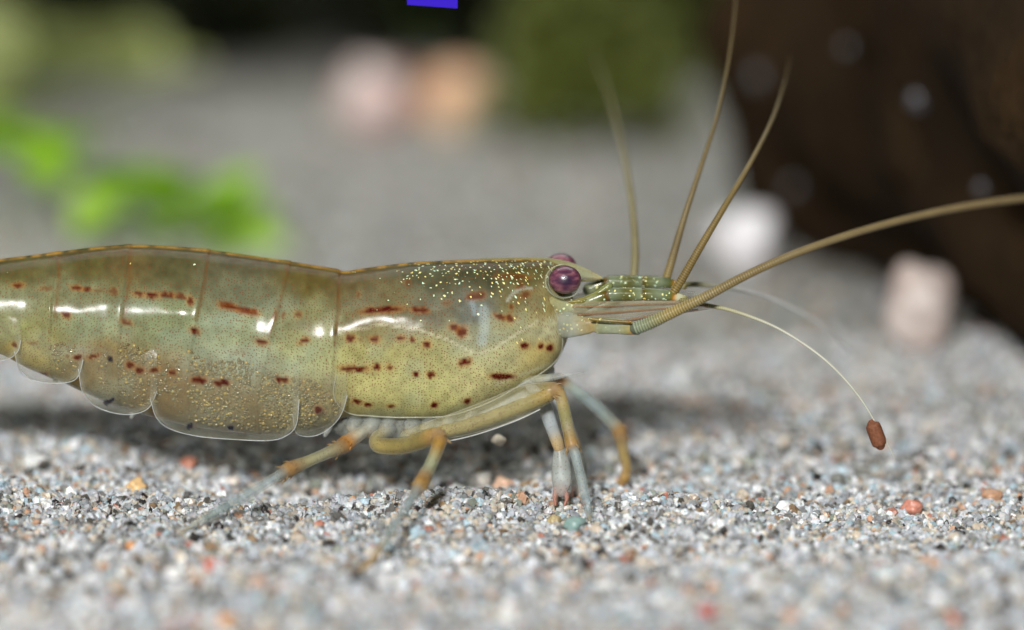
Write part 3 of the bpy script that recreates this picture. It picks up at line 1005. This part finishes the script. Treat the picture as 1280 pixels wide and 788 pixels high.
# antennae ---------------------------------------------------------------
an = tube('antenna_base', [tp(660, 402, YB - .2, 10, (176, 172, 128), .7), tp(688, 404, YB - 1.0, 17, (178, 174, 134), .6), tp(702, 405, YB - 1.6, 18, (182, 184, 164), .5), tp(713, 406, YB - 2.0, 16.5, (180, 184, 166), .5), tp(724, 407, YB - 2.3, 13.5, (174, 170, 136), .6), tp(734, 407, YB - 2.5, 11, (176, 160, 112), .75), tp(742, 406, YB - 2.6, 9.5, (176, 156, 104), .85), tp(750, 407, YB - 2.7, 10.5, (152, 156, 120), .8),
                           tp(770, 408, YB - 2.9, 10, (160, 166, 136), .75), tp(785, 410, YB - 3.0, 9, (162, 152, 98), .85), tp(791, 411, YB - 3.0, 8, (176, 128, 74), .95), tp(797, 411, YB - 3.1, 8.2, (170, 168, 150), .9)], flat=.62, material=M_PED, parent=root, sides=20, n=6)
tube('antenna_stripe', [tp(738, 399, -.45, 2.0, (130, 108, 52), .8), tp(760, 401, -.5, 2.6, (126, 112, 56), .8), tp(788, 403, -.65, 1.6, (140, 106, 52), .8)], M_PED, an, sides=8)
tube('flagellum', [tp(793, 411, -.2, 8.2, (128, 138, 116)), tp(812, 404, -.3, 8.0, (132, 136, 104)), tp(840, 391, -.5, 7.2, (150, 134, 86)), tp(880, 372, -.8, 6.2, (136, 122, 84)), tp(930, 346, -1.5, 5.4, (128, 112, 74)), tp(990, 319, -2.5, 4.8, (124, 108, 72)), tp(1060, 294, -4.2, 4.4, (122, 106, 72)), tp(1140, 272, -6.5, 4.2, (120, 104, 72)), tp(1220, 256, -9.5, 4.0, (120, 104, 72)), tp(1300, 246, -13, 3.6, (120, 104, 72)), tp(1400, 240, -18, 3, (120, 104, 72))], M_FLAG, an, ring=.165, sides=14, n=16)
an2 = tube('antenna_base', [tp(725, 388, YB + 1.6, 11, (186, 190, 176), .8), tp(755, 380, YB + 2.2, 10, (176, 182, 160), .8), tp(780, 366, YB + 2.8, 8, (180, 172, 120), .9), tp(790, 352, YB + 3.2, 6, (170, 150, 90), 1)], M_PED, root, sides=16)
tube('flagellum', [tp(792, 352, 6.2, 5.5, (136, 128, 92)), tp(794, 310, 8, 4.8, (134, 126, 92)), tp(790, 255, 12, 4.2, (134, 126, 92)), tp(782, 205, 18, 3.6, (134, 126, 92)), tp(772, 160, 26, 2.8, (140, 132, 100), .9), tp(760, 115, 34, 2.0, (140, 132, 100), .7), tp(740, 60, 44, 1.0, (140, 132, 100), .5)], M_FLAG, an2, ring=.17, sides=12, n=14)


# antennal scales: flat leaf-shaped blades
def scale_blade(y, dy, name='antennal_scale'):
    V_, C_ = [], []
    nu, nv = 60, 16
    for i in range(nu):
        a = i / (nu - 1)
        px = 716 + 176 * a
        top = np.interp(a, [0, .15, .5, .85, 1], [380, 377, 376, 376, 383]) + dy
        bot = np.interp(a, [0, .15, .35, .6, .85, 1], [402, 406, 404, 397, 390, 386]) + dy
        for j in range(nv):
            b = j / (nv - 1)
            py = top + (bot - top) * b
            V_.append(at(px, py, y - .35 * math.sin(math.pi * b) + .25 * a))
            red = math.exp(-((b - 1) / .14) ** 2) + .55 * math.exp(-((b - .42 - .2 * a) / .06) ** 2) + .5 * math.exp(-((b - .7) / .05) ** 2) + .5 * math.exp(-((b) / .1) ** 2)
            c0 = lin((162, 164, 134)) * (1 - min(red, 1) * .8) + lin((150, 88, 50)) * min(red, 1) * .8
            if a > .93:
                c0 = c0 * .4 + lin((206, 120, 84)) * .6
            C_.append((*c0, .32 + .55 * min(red, 1)))
    ix = np.arange(nu * nv).reshape(nu, nv)
    f_ = np.stack([ix[:-1, :-1], ix[1:, :-1], ix[1:, 1:], ix[:-1, 1:]], -1).reshape(-1, 4)
    return obj(name, np.array(V_), f_, M_CLEAR, root, cols=np.array(C_))


sb_ = scale_blade(YB - 2.0, 0)
for ps in ([(716, 384), (760, 383), (820, 380), (876, 379)], [(722, 394), (770, 391), (830, 386), (884, 382)], [(740, 405), (780, 401), (830, 392), (872, 387)]):
    tube('rib', [tp(x, y, YB - 2.45 + .25 * (x - 716) / 176, 1.1, (156, 112, 76), .45) for x, y in ps], M_CLEAR, sb_, sides=6)
scale_blade(YB + 2.0, -12)

# legs -------------------------------------------------------------------
def leg(pts, parent, name='leg', core=True, **kw):
    q = [list(p) for p in pts]
    for p in q:
        p[3] *= 1.06 if p[7] >= .93 else .92
        p[7] = p[7] * .55 if p[7] < .93 else .72
    o_ = tube(name, q, M_LEG, parent, bumpy=.07, **kw)
    # bright edge glints drawn as pale tubes along every limb, and little spines at the joints
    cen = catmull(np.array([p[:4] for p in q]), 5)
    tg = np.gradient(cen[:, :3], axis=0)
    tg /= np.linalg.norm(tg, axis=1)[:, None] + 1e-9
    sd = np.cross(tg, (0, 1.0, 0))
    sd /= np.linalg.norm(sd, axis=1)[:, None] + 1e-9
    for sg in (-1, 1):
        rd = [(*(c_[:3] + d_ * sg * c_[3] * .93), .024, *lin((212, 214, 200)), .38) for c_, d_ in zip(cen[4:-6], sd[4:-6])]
        tube('edge_glint', rd, M_CLEAR, o_, sides=6, n=1)
    sp = []
    for k_, p in enumerate(q):
        if pts[k_][7] >= .93 and 0 < k_ < len(q) - 1:
            p0 = np.array(p[:3])
            ax_ = np.array(q[k_ + 1][:3]) - np.array(q[k_ - 1][:3])
            ax_ /= np.linalg.norm(ax_)
            for m_ in range(7):
                dr = rng.normal(size=3)
                dr -= ax_ * (dr @ ax_)
                dr /= np.linalg.norm(dr)
                b0 = p0 + dr * p[3] * .8 + ax_ * rng.uniform(-.1, .25)
                sp.append(tube_data([(*b0, .07, *p[4:7], .8), (*(b0 + dr * .12 + ax_ * .14), .05, *p[4:7], .8), (*(b0 + dr * .2 + ax_ * .34), .012, *p[4:7], .7)], sides=5, n=2))
    if sp:
        v_, f_, c_ = merge(sp)
        obj('joint_spines', v_, f_, M_LEG, o_, cols=np.clip(c_, 0, 1))
    if core:
        q2 = [list(p) for p in pts]
        for p in q2:
            p[3] *= .50
            p[7] = min(.8, p[7] * .62)
        tube('muscle', q2, M_MUSC, o_, sides=10, n=5)
    return o_


def tip(px, py, rpx, rgb, a=1.0):
    p = ground(px, py)
    return tp(0, 0, 0, rpx, rgb, a, p=p + np.array((0, 0, rpx * MPP * .6)))


# strong near leg, its long thigh running forward along the belly
lb = leg([tp(505, 545, -.6, 8, (190, 186, 146), .5), tp(540, 538, -.9, 14, (190, 186, 146), .5), tp(575, 530, -1.1, 18, (190, 186, 146), .48), tp(620, 515, -1.3, 21, (190, 186, 146), .48), tp(655, 500, -1.5, 21, (190, 184, 138), .5), tp(682, 491, -1.6, 15, (188, 172, 108), .6), tp(694, 489, -1.7, 10, ORG_, .95),
                  tp(701, 497, -1.8, 8.5, (184, 158, 84), .9), tp(707, 522, -2.0, 8.5, (172, 166, 112), .8), tp(712, 545, -2.2, 8.5, (178, 150, 92), .9), tp(715, 557, -2.3, 8.2, ORG_, 1), tp(719, 568, -2.5, 6.5, BL, .7), tp(727, 600, -3.2, 6.5, BL, .65), tp(734, 632, -3.9, 6.0, (150, 170, 174), .65), tip(737, 652, 3.0, (160, 146, 110), .9)], root, sides=20, n=6, core=False)
tube('muscle', [tp(515, 545, -.7, 4, OL, .7), tp(545, 541, -1.1, 7, OL, .75), tp(580, 533, -1.4, 8, OL, .75), tp(625, 518, -1.6, 8.5, OL, .75), tp(660, 504, -1.8, 9, OL, .75), tp(690, 491, -1.8, 7, (176, 144, 84), .9)], M_MUSC, lb, sides=16, bumpy=.15)
# bright glint along its outer edge, drawn in as a pale tube
tube('sheath_glint', [tp(516, 556, -1.0, .9, (226, 230, 224), .5), tp(560, 551.5, -1.6, .9, (226, 230, 224), .5), tp(600, 542, -1.9, .9, (226, 230, 224), .5), tp(645, 526, -2.0, .9, (226, 230, 224), .6), tp(675, 512, -2.0, .8, (226, 230, 224), .5)], M_CLEAR, lb, sides=8)

# leg folded under the belly and reaching towards the viewer
la = leg([tp(488, 536, 1.2, 9, CL, .7), tp(472, 548, .2, 10, (196, 190, 150), .7), tp(474, 557, -.6, 11, (188, 172, 110), .75), tp(500, 558, -1.6, 11.5, OL, .85), tp(525, 552, -2.8, 11.5, OL, .9), tp(541, 546, -3.6, 10.5, (178, 146, 86), .95), tp(549, 548, -4.0, 10, ORG_, 1),
                  tp(547, 560, -4.5, 9, (186, 150, 78), .9), tp(538, 582, -5.6, 8.5, (178, 184, 150), .75), tp(530, 598, -6.4, 9, ORG_, 1), tp(524, 609, -7.0, 8.5, (180, 146, 88), 1), tp(516, 622, -8.0, 7, BL, .6), tp(500, 648, -10.6, 7.5, BL, .55), tp(484, 672, -13.4, 7, (160, 176, 172), .55), tp(470, 694, -16.2, 5, (190, 164, 110), .8), tip(448, 718, 2.5, (190, 150, 80), .9)], root, sides=18, n=6)
# rear leg stretched back
leg([tp(466, 530, 1.6, 10, CL, .7), tp(446, 545, .6, 9.5, (210, 204, 180), .7), tp(432, 555, -.2, 10, (206, 150, 84), .95), tp(424, 560, -.8, 9, ORG_, 1), tp(408, 567, -1.6, 8, (190, 186, 150), .75), tp(385, 577, -2.6, 8, (190, 186, 146), .8), tp(366, 585, -3.4, 9, ORG_, 1), tp(356, 590, -3.8, 8.5, ORG_, 1), tp(345, 597, -4.2, 6.5, BL, .5),
             tp(310, 618, -5.2, 7.5, BL, .5), tp(275, 638, -6.2, 7, (160, 178, 178), .5), tp(250, 652, -6.8, 5, (170, 180, 172), .5), tip(226, 668, 2.2, (180, 170, 140), .8)], root, sides=18, n=6)
# far leg reaching forward
leg([tp(650, 490, 5.0, 9, CL, .7), tp(685, 476, 5.6, 9, (196, 188, 150), .75), tp(700, 476, 5.8, 9, (206, 156, 84), .9), tp(712, 483, 5.9, 8.5, (172, 180, 166), .8), tp(740, 504, 6.1, 9, (160, 176, 176), .75), tp(762, 525, 6.3, 9, (168, 176, 164), .75), tp(772, 536, 6.3, 8.5, (166, 136, 92), 1), tp(776, 545, 6.3, 8.5, ORG_, 1),
             tp(779, 565, 6.3, 8, (176, 156, 98), .85), tp(783, 585, 6.3, 7.5, (180, 152, 92), .9), tp(780, 600, 6.2, 6.5, (176, 142, 84), .95), tip(776, 609, 3.5, (172, 136, 84), 1)], root, sides=18, n=6)
# two small claw arms hanging between
for dx, y, k in ((0, .2, 1.0), (22, 3.2, .85)):
    cl = tube('claw_arm', [tp(648 + dx, 468, y + 1.6, 6 * k, CL, .4), tp(664 + dx, 484, y + .8, 7 * k, CL, .45), tp(674 + dx, 497, y + .4, 8 * k, CL, .5), tp(682 + dx, 512, y, 9 * k, (186, 192, 190), .55), tp(690 + dx, 535, y - .2, 8.5 * k, (180, 188, 190), .55), tp(696 + dx, 551, y - .3, 8 * k, (200, 180, 140), .7), tp(699 + dx, 561, y - .4, 7 * k, (186, 158, 114), .7)], M_LEG, root, sides=16, n=6)
    tube('palm', [tp(699 + dx, 558, y - .4, 6 * k, GY_, .6), tp(701 + dx, 578, y - .5, 11.5 * k, GY_, .55), tp(702 + dx, 600, y - .7, 12.5 * k, GY_, .55), tp(701 + dx, 614, y - .9, 9 * k, (182, 172, 166), .6)], M_LEG, cl, sides=18, flat=.7)
    for fx in (-5, 5):
        tube('finger', [tp(700 + dx + fx * .9, 610, y - .9, 4 * k, (196, 172, 164), .7), tp(701 + dx + fx * 1.5, 622, y - 1.0, 3 * k, (182, 132, 116), .8), tp(700 + dx + fx * 1.1, 632, y - 1.2, 1.2 * k, (180, 120, 100), .8)], M_LEG, cl, sides=10)
# mouth leg held forward under the chin
tube('mouth_leg', [tp(650, 480, 1.2, 6, CL, .3), tp(674, 474, .8, 5.5, (196, 196, 170), .35), tp(696, 471, .8, 4, CL, .3), tp(712, 468, .9, 2.2, CL, .25), tp(730, 466, 1.2, .8, CL, .2)], M_LEG, root)
# swimming legs peeping out under the plates
for px, py, ln in ((72, 468, 18), (168, 512, 16), (410, 536, 14)):
    for y in (YB - .9, YB + .9):
        tube('swimming_leg', [tp(px + 4, py - 10, y, 6, CL, .6), tp(px, py, y, 5, CL, .6), tp(px - 4, py + ln * .6, y, 2.5, (196, 200, 190), .5)], M_LEG, root, n=5)

# brown pellet caught on the fine feeler, pale crumb drifting under the belly
pc = at(1095.5, 544, .1)
M_PELLET = rough_mat('pellet', [(.3, (.13, .045, .02)), (.7, (.26, .10, .05))], 6000, .6, 4, .00005)
pv, pf = ICO3
d0 = at(1100, 556, .1) - at(1091, 532, .1)
d0 /= np.linalg.norm(d0)
pts = [(*(pc - d0 * .74), .30, .2, .1, .05, 1), (*(pc - d0 * .60), .44, .2, .1, .05, 1), (*(pc), .46, .2, .1, .05, 1), (*(pc + d0 * .55), .44, .2, .1, .05, 1), (*(pc + d0 * .7), .30, .2, .1, .05, 1)]
v_, f_, c_ = tube_data(pts, sides=16, n=5)
o_ = obj('pellet', v_, f_, M_PELLET, origin=pc)
tag(o_, 'tiny brown oblong pellet caught near the tip of the white feeler', 'pellet')

# ------------------------------------------------------------------ coarse grains one can pick out
PEB = [  # px, py, radius px, colour, label
    (981, 634, 9, (240, 244, 246), 'bright white faceted grain standing out on the grey sand beyond the claws'),
    (1140, 634, 13, (206, 142, 122), 'flat salmon pink grain lying under the brown pellet'),
    (718, 656, 12, (142, 172, 166), 'teal green grain beside the tip of the shrimp\'s strong front leg'),
    (693, 652, 9, (190, 174, 132), 'yellowish grain touching the teal grain under the claws'),
    (787, 694, 9, (122, 84, 48), 'brown grain lying alone in front of the claws'),
    (270, 708, 12, (212, 108, 84), 'coral red grain in front of the stretched rear leg'),
    (283, 776, 11, (216, 150, 84), 'orange tan grain well in front of the coral red grain'),
    (217, 718, 10, (240, 240, 238), 'round white grain next to the coral red grain'),
    (165, 682, 8, (214, 156, 104), 'small orange grain behind the round white grain'),
    (883, 768, 12, (206, 104, 88), 'deep coral grain in front of the brown grain'),
    (1107, 716, 14, (206, 216, 218), 'long pale bluish grain in front of the salmon pink grain'),
    (1190, 776, 10, (200, 110, 70), 'rust orange grain in the loose sand beyond the pale bluish grain'),
    (990, 772, 10, (206, 160, 130), 'peach coloured grain between the deep coral and rust grains'),
    (600, 603, 16, (226, 222, 214), 'chalky white grain in the shadow behind the belly'),
    (570, 612, 11, (206, 206, 204), 'smaller pale grey grain beside the chalky white grain'),
    (630, 604, 13, (222, 186, 160), 'pinkish beige grain beside the chalky white grain'),
    (172, 607, 13, (226, 190, 136), 'honey coloured grain behind the stretched rear leg'),
    (42, 576, 13, (224, 226, 224), 'milky white grain on the sand under the tail segments'),
    (235, 580, 11, (206, 140, 116), 'dull pink grain in the shade under the egg mass'),
    (291, 602, 8, (226, 216, 206), 'glossy bead-like grain near the orange joint of the rear leg'),
    (853, 470, 16, (216, 218, 216), 'whitish pebble on the far side of the mouth and front legs'),
    (1045, 600, 9, (120, 122, 116), 'dark grey grain beneath the drooping white feeler'),
    (1240, 620, 11, (190, 150, 120), 'tan grain at the open sand beyond the salmon pink grain'),
    (635, 772, 12, (232, 230, 224), 'cream white grain in the foreground sand below the belly'),
    (378, 720, 11, (196, 206, 210), 'bluish white grain by the tip of the leg reaching forward'),
]
for i, (px, py, r, rgb, lab) in enumerate(PEB):
    p = ground(px, py + r * .6)
    d = np.linalg.norm(p - CAM) / DIST
    pebble('sand_grain', lab, 'grain', p, r * MPP * d, rgb, 'coarse grains lying on the sand', seed=i, squash=(1.15, 1, .85))
pebble('food_crumb', 'small creamy white crumb drifting below the shrimp\'s long thigh', 'crumb', at(623, 550, 4.5), 9 * MPP, (236, 226, 206), seed=77, rest=False, squash=(1.1, .8, .8))

# ------------------------------------------------------------------ stones behind
M_ST = {}
def stone(px, py_base, wpx, hpx, rgb, rgb2, label, seed):
    p = ground(px, py_base)
    d = np.linalg.norm(p - CAM) / DIST
    m = rough_mat('stone_%d' % seed, [(.35, tuple(lin(rgb))), (.62, tuple(lin(rgb2)))], 160, .6, 4, .0006)
    r = wpx * MPP * d / 2
    return pebble('stone', label, 'stone', p, r, rgb, None, seed=seed, base=ICO4, squash=(1, .9, hpx / wpx), material=m, lump=.12)


stone(464, 158, 88, 92, (246, 238, 232), (206, 150, 146), 'pale pinkish white stone lying on the far sand', 1)
stone(566, 164, 84, 88, (238, 180, 146), (226, 206, 170), 'orange beige stone beside the pinkish white stone', 2)
stone(514, 138, 30, 50, (150, 60, 52), (120, 48, 44), 'small dark red stone wedged between the two far stones', 3)
stone(930, 328, 84, 80, (246, 244, 246), (226, 224, 228), 'rounded lavender white stone in front of the driftwood', 4)
stone(1152, 436, 84, 112, (222, 212, 206), (152, 130, 120), 'upright pinkish grey stone against the driftwood', 5)
stone(30, 520, 80, 30, (206, 204, 200), (186, 184, 180), 'low pale stone behind the tail end of the shrimp', 6)

# ------------------------------------------------------------------ driftwood
M_WOOD = rough_mat('driftwood', [(.25, (.010, .0065, .003)), (.5, (.027, .015, .006)), (.68, (.056, .032, .013)), (.85, (.044, .040, .013))], 40, .95, 6, .003, 110, spec=.1)


def log(name, path, rad, m, parent=None, origin=None, seed=0, sides=72, n=22, rough=.22):
    q = catmull(np.array([(*p, r) for p, r in zip(path, rad)], float), n)
    c, r = q[:, :3], q[:, 3]
    t = np.gradient(c, axis=0)
    t /= np.linalg.norm(t, axis=1)[:, None]
    rows = []
    for i in range(len(c)):
        u = np.cross(t[i], (0, 0, 1.0))
        u /= np.linalg.norm(u)
        v = np.cross(u, t[i])
        a = np.linspace(0, 2 * math.pi, sides, endpoint=False)
        s = i / n * 2.2
        k = 1 + rough * (vnoise(np.cos(a) * 1.6 + 9, np.sin(a) * 1.6 + s, seed) - .5) * 1.6 + rough * .8 * (vnoise(np.cos(a) * 5 + 9, np.sin(a) * 5 + s * .7, seed + 1) - .5) + rough * .3 * (vnoise(a * 9, s * 5 + a, seed + 2) - .5)
        e = min(1.0, math.sqrt(max(0.0, 1 - (1 - min(i, len(c) - 1 - i) / (n * .55)) ** 2))) if min(i, len(c) - 1 - i) < n * .55 else 1.0
        rows.append(c[i] + (np.cos(a) * r[i] * k * e)[:, None] * u + (np.sin(a) * r[i] * k * e)[:, None] * v)
    R = np.array(rows)
    ix = np.arange(len(R) * sides).reshape(len(R), sides)
    f_ = np.stack([ix[:-1], np.roll(ix[:-1], -1, 1), np.roll(ix[1:], -1, 1), ix[1:]], -1).reshape(-1, 4)
    return obj(name, R.reshape(-1, 3), f_, m, parent, origin=origin)


A = ground(1290, 478)
B = ground(868, 285)
ax = (A - B) / np.linalg.norm(A - B)
nrm = np.array((-ax[1], ax[0], 0.0))
if nrm[1] < 0:
    nrm = -nrm
RW = 26.0
path = [B + nrm * (RW * .86) - ax * 6 + (0, 0, 16), B + nrm * RW * .9 + ax * 22 + (0, 0, 18), B * .4 + A * .6 + nrm * RW * .9 + (0, 0, 20), A + nrm * RW * .85 + ax * 10 + (0, 0, 19), A + nrm * RW + ax * 90 + (0, 0, 22)]
wt = thing('driftwood', 'dark brown gnarled driftwood log lying across the sand behind the feelers', 'driftwood', (B + nrm * RW))
log('trunk', path, [20, 25, 27, 27, 30], M_WOOD, wt, seed=3)
log('branch', [B + nrm * 30 + ax * 15 + (0, 0, 20), B + nrm * 34 + ax * 8 + (0, 0, 44), B + nrm * 42 - ax * 10 + (0, 0, 74), B + nrm * 46 - ax * 16 + (0, 0, 105)], [16, 13, 10, 6], M_WOOD, wt, seed=9, n=14)

from mathutils.bvhtree import BVHTree
tk = [c for c in bpy.data.objects if c.parent == wt and c.name.startswith('trunk')][0]
bv_ = BVHTree.FromPolygons([tuple(np.array(v.co) / S + ORG[wt.name]) for v in tk.data.vertices], [tuple(p.vertices) for p in tk.data.polygons])
for i, (px, py, r) in enumerate(((948, 97, .75), (1150, 125, .8), (992, 235, .6), (1230, 235, .6), (1060, 60, .5))):
    hit = bv_.ray_cast(Vector(CAM), Vector(ray(px, py)))[0]
    if hit is None:
        continue
    o_ = obj('pale_speck', ICO3[0] * r * np.array((1.1, .5, 1)) + np.array(hit), ICO3[1], M_GRAIN, wt, cols=np.tile((.07, .07, .08, 1), (len(ICO3[0]), 1)))


# ------------------------------------------------------------------ plants
def leaf_mesh(name, L, W, m, curl=.25, nu=7, nv=4):
    V_, f_ = [], []
    for i in range(nu):
        a = i / (nu - 1)
        wd = W * math.sin(math.pi * (a * .93 + .04)) ** .7 * .5
        for j in range(nv + 1):
            b = 2 * j / nv - 1
            V_.append((a * L, b * wd, curl * L * (a * .3 - a * a * .6) + abs(b) * wd * .25))
    for i in range(nu - 1):
        for j in range(nv):
            p = i * (nv + 1) + j
            f_.append((p, p + nv + 1, p + nv + 2, p + 1))
    me = bpy.data.meshes.new(name)
    me.from_pydata([tuple(np.array(q) * S) for q in V_], [], f_)
    me.polygons.foreach_set('use_smooth', [True] * len(f_))
    me.materials.append(m)
    return me


def add_leaf(me, p, rot, parent, s=1.0):
    o_ = bpy.data.objects.new('leaf', me)
    o_.parent = parent
    o_.location = (np.asarray(p) - ORG[parent.name]) * S
    o_.rotation_euler = rot
    o_.scale = (s, s, s)
    col.objects.link(o_)
    return o_


def stem_plant(label, pts, r, lmesh, m_stem, per, seed, spread=1.0, cat='plant', smin=.7):
    rs = random.Random(seed)
    base = np.array(pts[0], float)
    t = thing('aquarium_plant', label, cat, base, 'stem plants behind the shrimp')
    q = catmull(pts, 10)
    tb = [(*p, r * (1 - .5 * i / len(q)), .1, .2, .05, 1) for i, p in enumerate(q)]
    v_, f_, c_ = tube_data(tb, sides=8, n=1)
    obj('stem', v_, f_, m_stem, t)
    k = 0
    for i in range(4, len(q), per):
        for j in range(3):
            yaw = k * 2.4 + rs.uniform(-.3, .3)
            add_leaf(lmesh, q[i], (rs.uniform(-.4, .4), rs.uniform(-.7, .35) * spread, yaw), t, rs.uniform(smin, 1.2))
            k += 1
    return t


M_LF1 = leaf_mat('bright_leaf', (.30, .55, .03), (.50, .80, .08), .35)
M_LF2 = leaf_mat('olive_leaf', (.26, .31, .08), (.50, .54, .22), .3)
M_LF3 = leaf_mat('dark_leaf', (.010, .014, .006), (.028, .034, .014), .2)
M_LF4 = leaf_mat('moss_leaf', (.11, .14, .03), (.23, .26, .06), .35)
M_STEM = rough_mat('plant_stem', [(.3, (.05, .10, .02)), (.7, (.12, .18, .04))], 300, .6, 3, .0003)

L1 = leaf_mesh('leaf', 8.0, 5.0, M_LF1)
L2 = leaf_mesh('leaf', 9.5, 5.5, M_LF2)
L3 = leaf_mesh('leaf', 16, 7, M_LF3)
L4 = leaf_mesh('leaf', 5.0, 1.8, M_LF4)

# bright sprig leaning down from the left: rooted beyond the frame edge
yd = 110
sp = [ground(-260, 260)]
yd = sp[0][1]
sp += [at(-180, 150, yd - 4), at(-90, 140, yd - 8), at(0, 172, yd - 12), at(80, 205, yd - 15), at(160, 238, yd - 18), at(235, 268, yd - 21), at(300, 290, yd - 24)]
stem_plant('bright green leafy sprig leaning down over the sand behind the shrimp\'s back', sp, .6, L1, M_STEM, 5, 14)
g0 = ground(-40, 150)
stem_plant('pale olive broad-leaved stem plant rooted behind the bright green sprig', [g0, at(-20, 120, g0[1] - 1), at(30, 98, g0[1] - 3), at(100, 92, g0[1] - 6), at(175, 104, g0[1] - 9)], .8, L2, M_STEM, 6, 5)
g0 = ground(-150, 120)
stem_plant('olive green stem plant standing beside the pale olive plant', [g0, at(-100, 70, g0[1] - 3), at(-40, 60, g0[1] - 8), at(30, 56, g0[1] - 12), at(80, 62, g0[1] - 14)], .8, L2, M_STEM, 7, 15)


def bush(name, label, cat, p, rx, rz, lmesh, n, seed, group=None):
    rs = random.Random(seed)
    t = thing(name, label, cat, p, group)
    me = lmesh
    for i in range(n):
        a = rs.uniform(0, 2 * math.pi)
        rr = rx * math.sqrt(rs.random())
        h = rz * (1 - (rr / rx) ** 2) * rs.uniform(.1, 1.0)
        add_leaf(me, p + np.array((rr * math.cos(a), rr * math.sin(a) * .7, h)), (rs.uniform(-.6, .6), rs.uniform(-1.3, .2), rs.uniform(0, 6.28)), t, rs.uniform(.7, 1.3))
    tb = [(*(p + np.array((0, 0, rz * k))), rx * .12 * (1 - .6 * k), .1, .1, .1, 1) for k in (0, .3, .7, .95)]
    v_, f_, c_ = tube_data(tb, sides=8, n=4)
    obj('stem', v_, f_, M_STEM, t)
    return t


p = ground(735, 192)
bush('moss_clump', 'yellow green mossy clump growing on the sand beside the driftwood', 'moss', p + np.array((0, 10, 0)), 9, 22, L4, 280, 21)
p = ground(765, 125)
bush('moss_clump', 'darker green mossy clump behind the yellow green moss', 'moss', p + np.array((4, 24, 0)), 13, 26, L4, 240, 22)
labs = ['dark leafy bush at the back above the two far stones', 'near-black bush at the back between the olive plant and the far stones', 'dark bush at the back behind the olive green plants', 'dark bush at the back behind the mossy clumps', 'dark bush at the back behind the driftwood', 'dark bush at the far corner behind the driftwood trunk']
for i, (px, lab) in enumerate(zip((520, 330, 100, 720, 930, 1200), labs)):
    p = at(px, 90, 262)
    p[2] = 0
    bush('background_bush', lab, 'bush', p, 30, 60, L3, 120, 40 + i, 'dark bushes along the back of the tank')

# dark rear pane of the tank
M_BACK = rough_mat('tank_back', [(.3, (.006, .008, .005)), (.7, (.018, .022, .012))], 14, .6, 4, .001)
bx0 = np.array([(-420, 298, -3), (420, 298, -3), (420, 298, 300), (-420, 298, 300), (-420, 306, -3), (420, 306, -3), (420, 306, 300), (-420, 306, 300)], float)
o_ = obj('tank_wall', bx0, [(0, 1, 2, 3), (5, 4, 7, 6), (4, 0, 3, 7), (1, 5, 6, 2), (3, 2, 6, 7), (4, 5, 1, 0)], M_BACK, smooth=False)
o_['kind'] = 'structure'

# stand-in strip for an unidentified violet shape above the shrimp
m, nt, b = mat('strip_violet')
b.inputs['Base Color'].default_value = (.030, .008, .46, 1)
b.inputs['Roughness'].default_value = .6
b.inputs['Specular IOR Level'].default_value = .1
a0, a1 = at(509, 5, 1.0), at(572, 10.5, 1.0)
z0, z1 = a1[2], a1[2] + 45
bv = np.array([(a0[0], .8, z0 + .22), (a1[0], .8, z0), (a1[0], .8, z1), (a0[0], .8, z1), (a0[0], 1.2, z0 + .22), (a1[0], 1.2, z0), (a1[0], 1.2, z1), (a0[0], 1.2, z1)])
o_ = obj('violet_strip', bv, [(0, 1, 2, 3), (5, 4, 7, 6), (4, 0, 3, 7), (1, 5, 6, 2), (3, 2, 6, 7), (4, 5, 1, 0)], m, smooth=False, origin=(a0[0], 1, z0))
tag(o_, 'narrow violet blue strip, stand-in for an unidentified violet shape above the shrimp', 'strip')
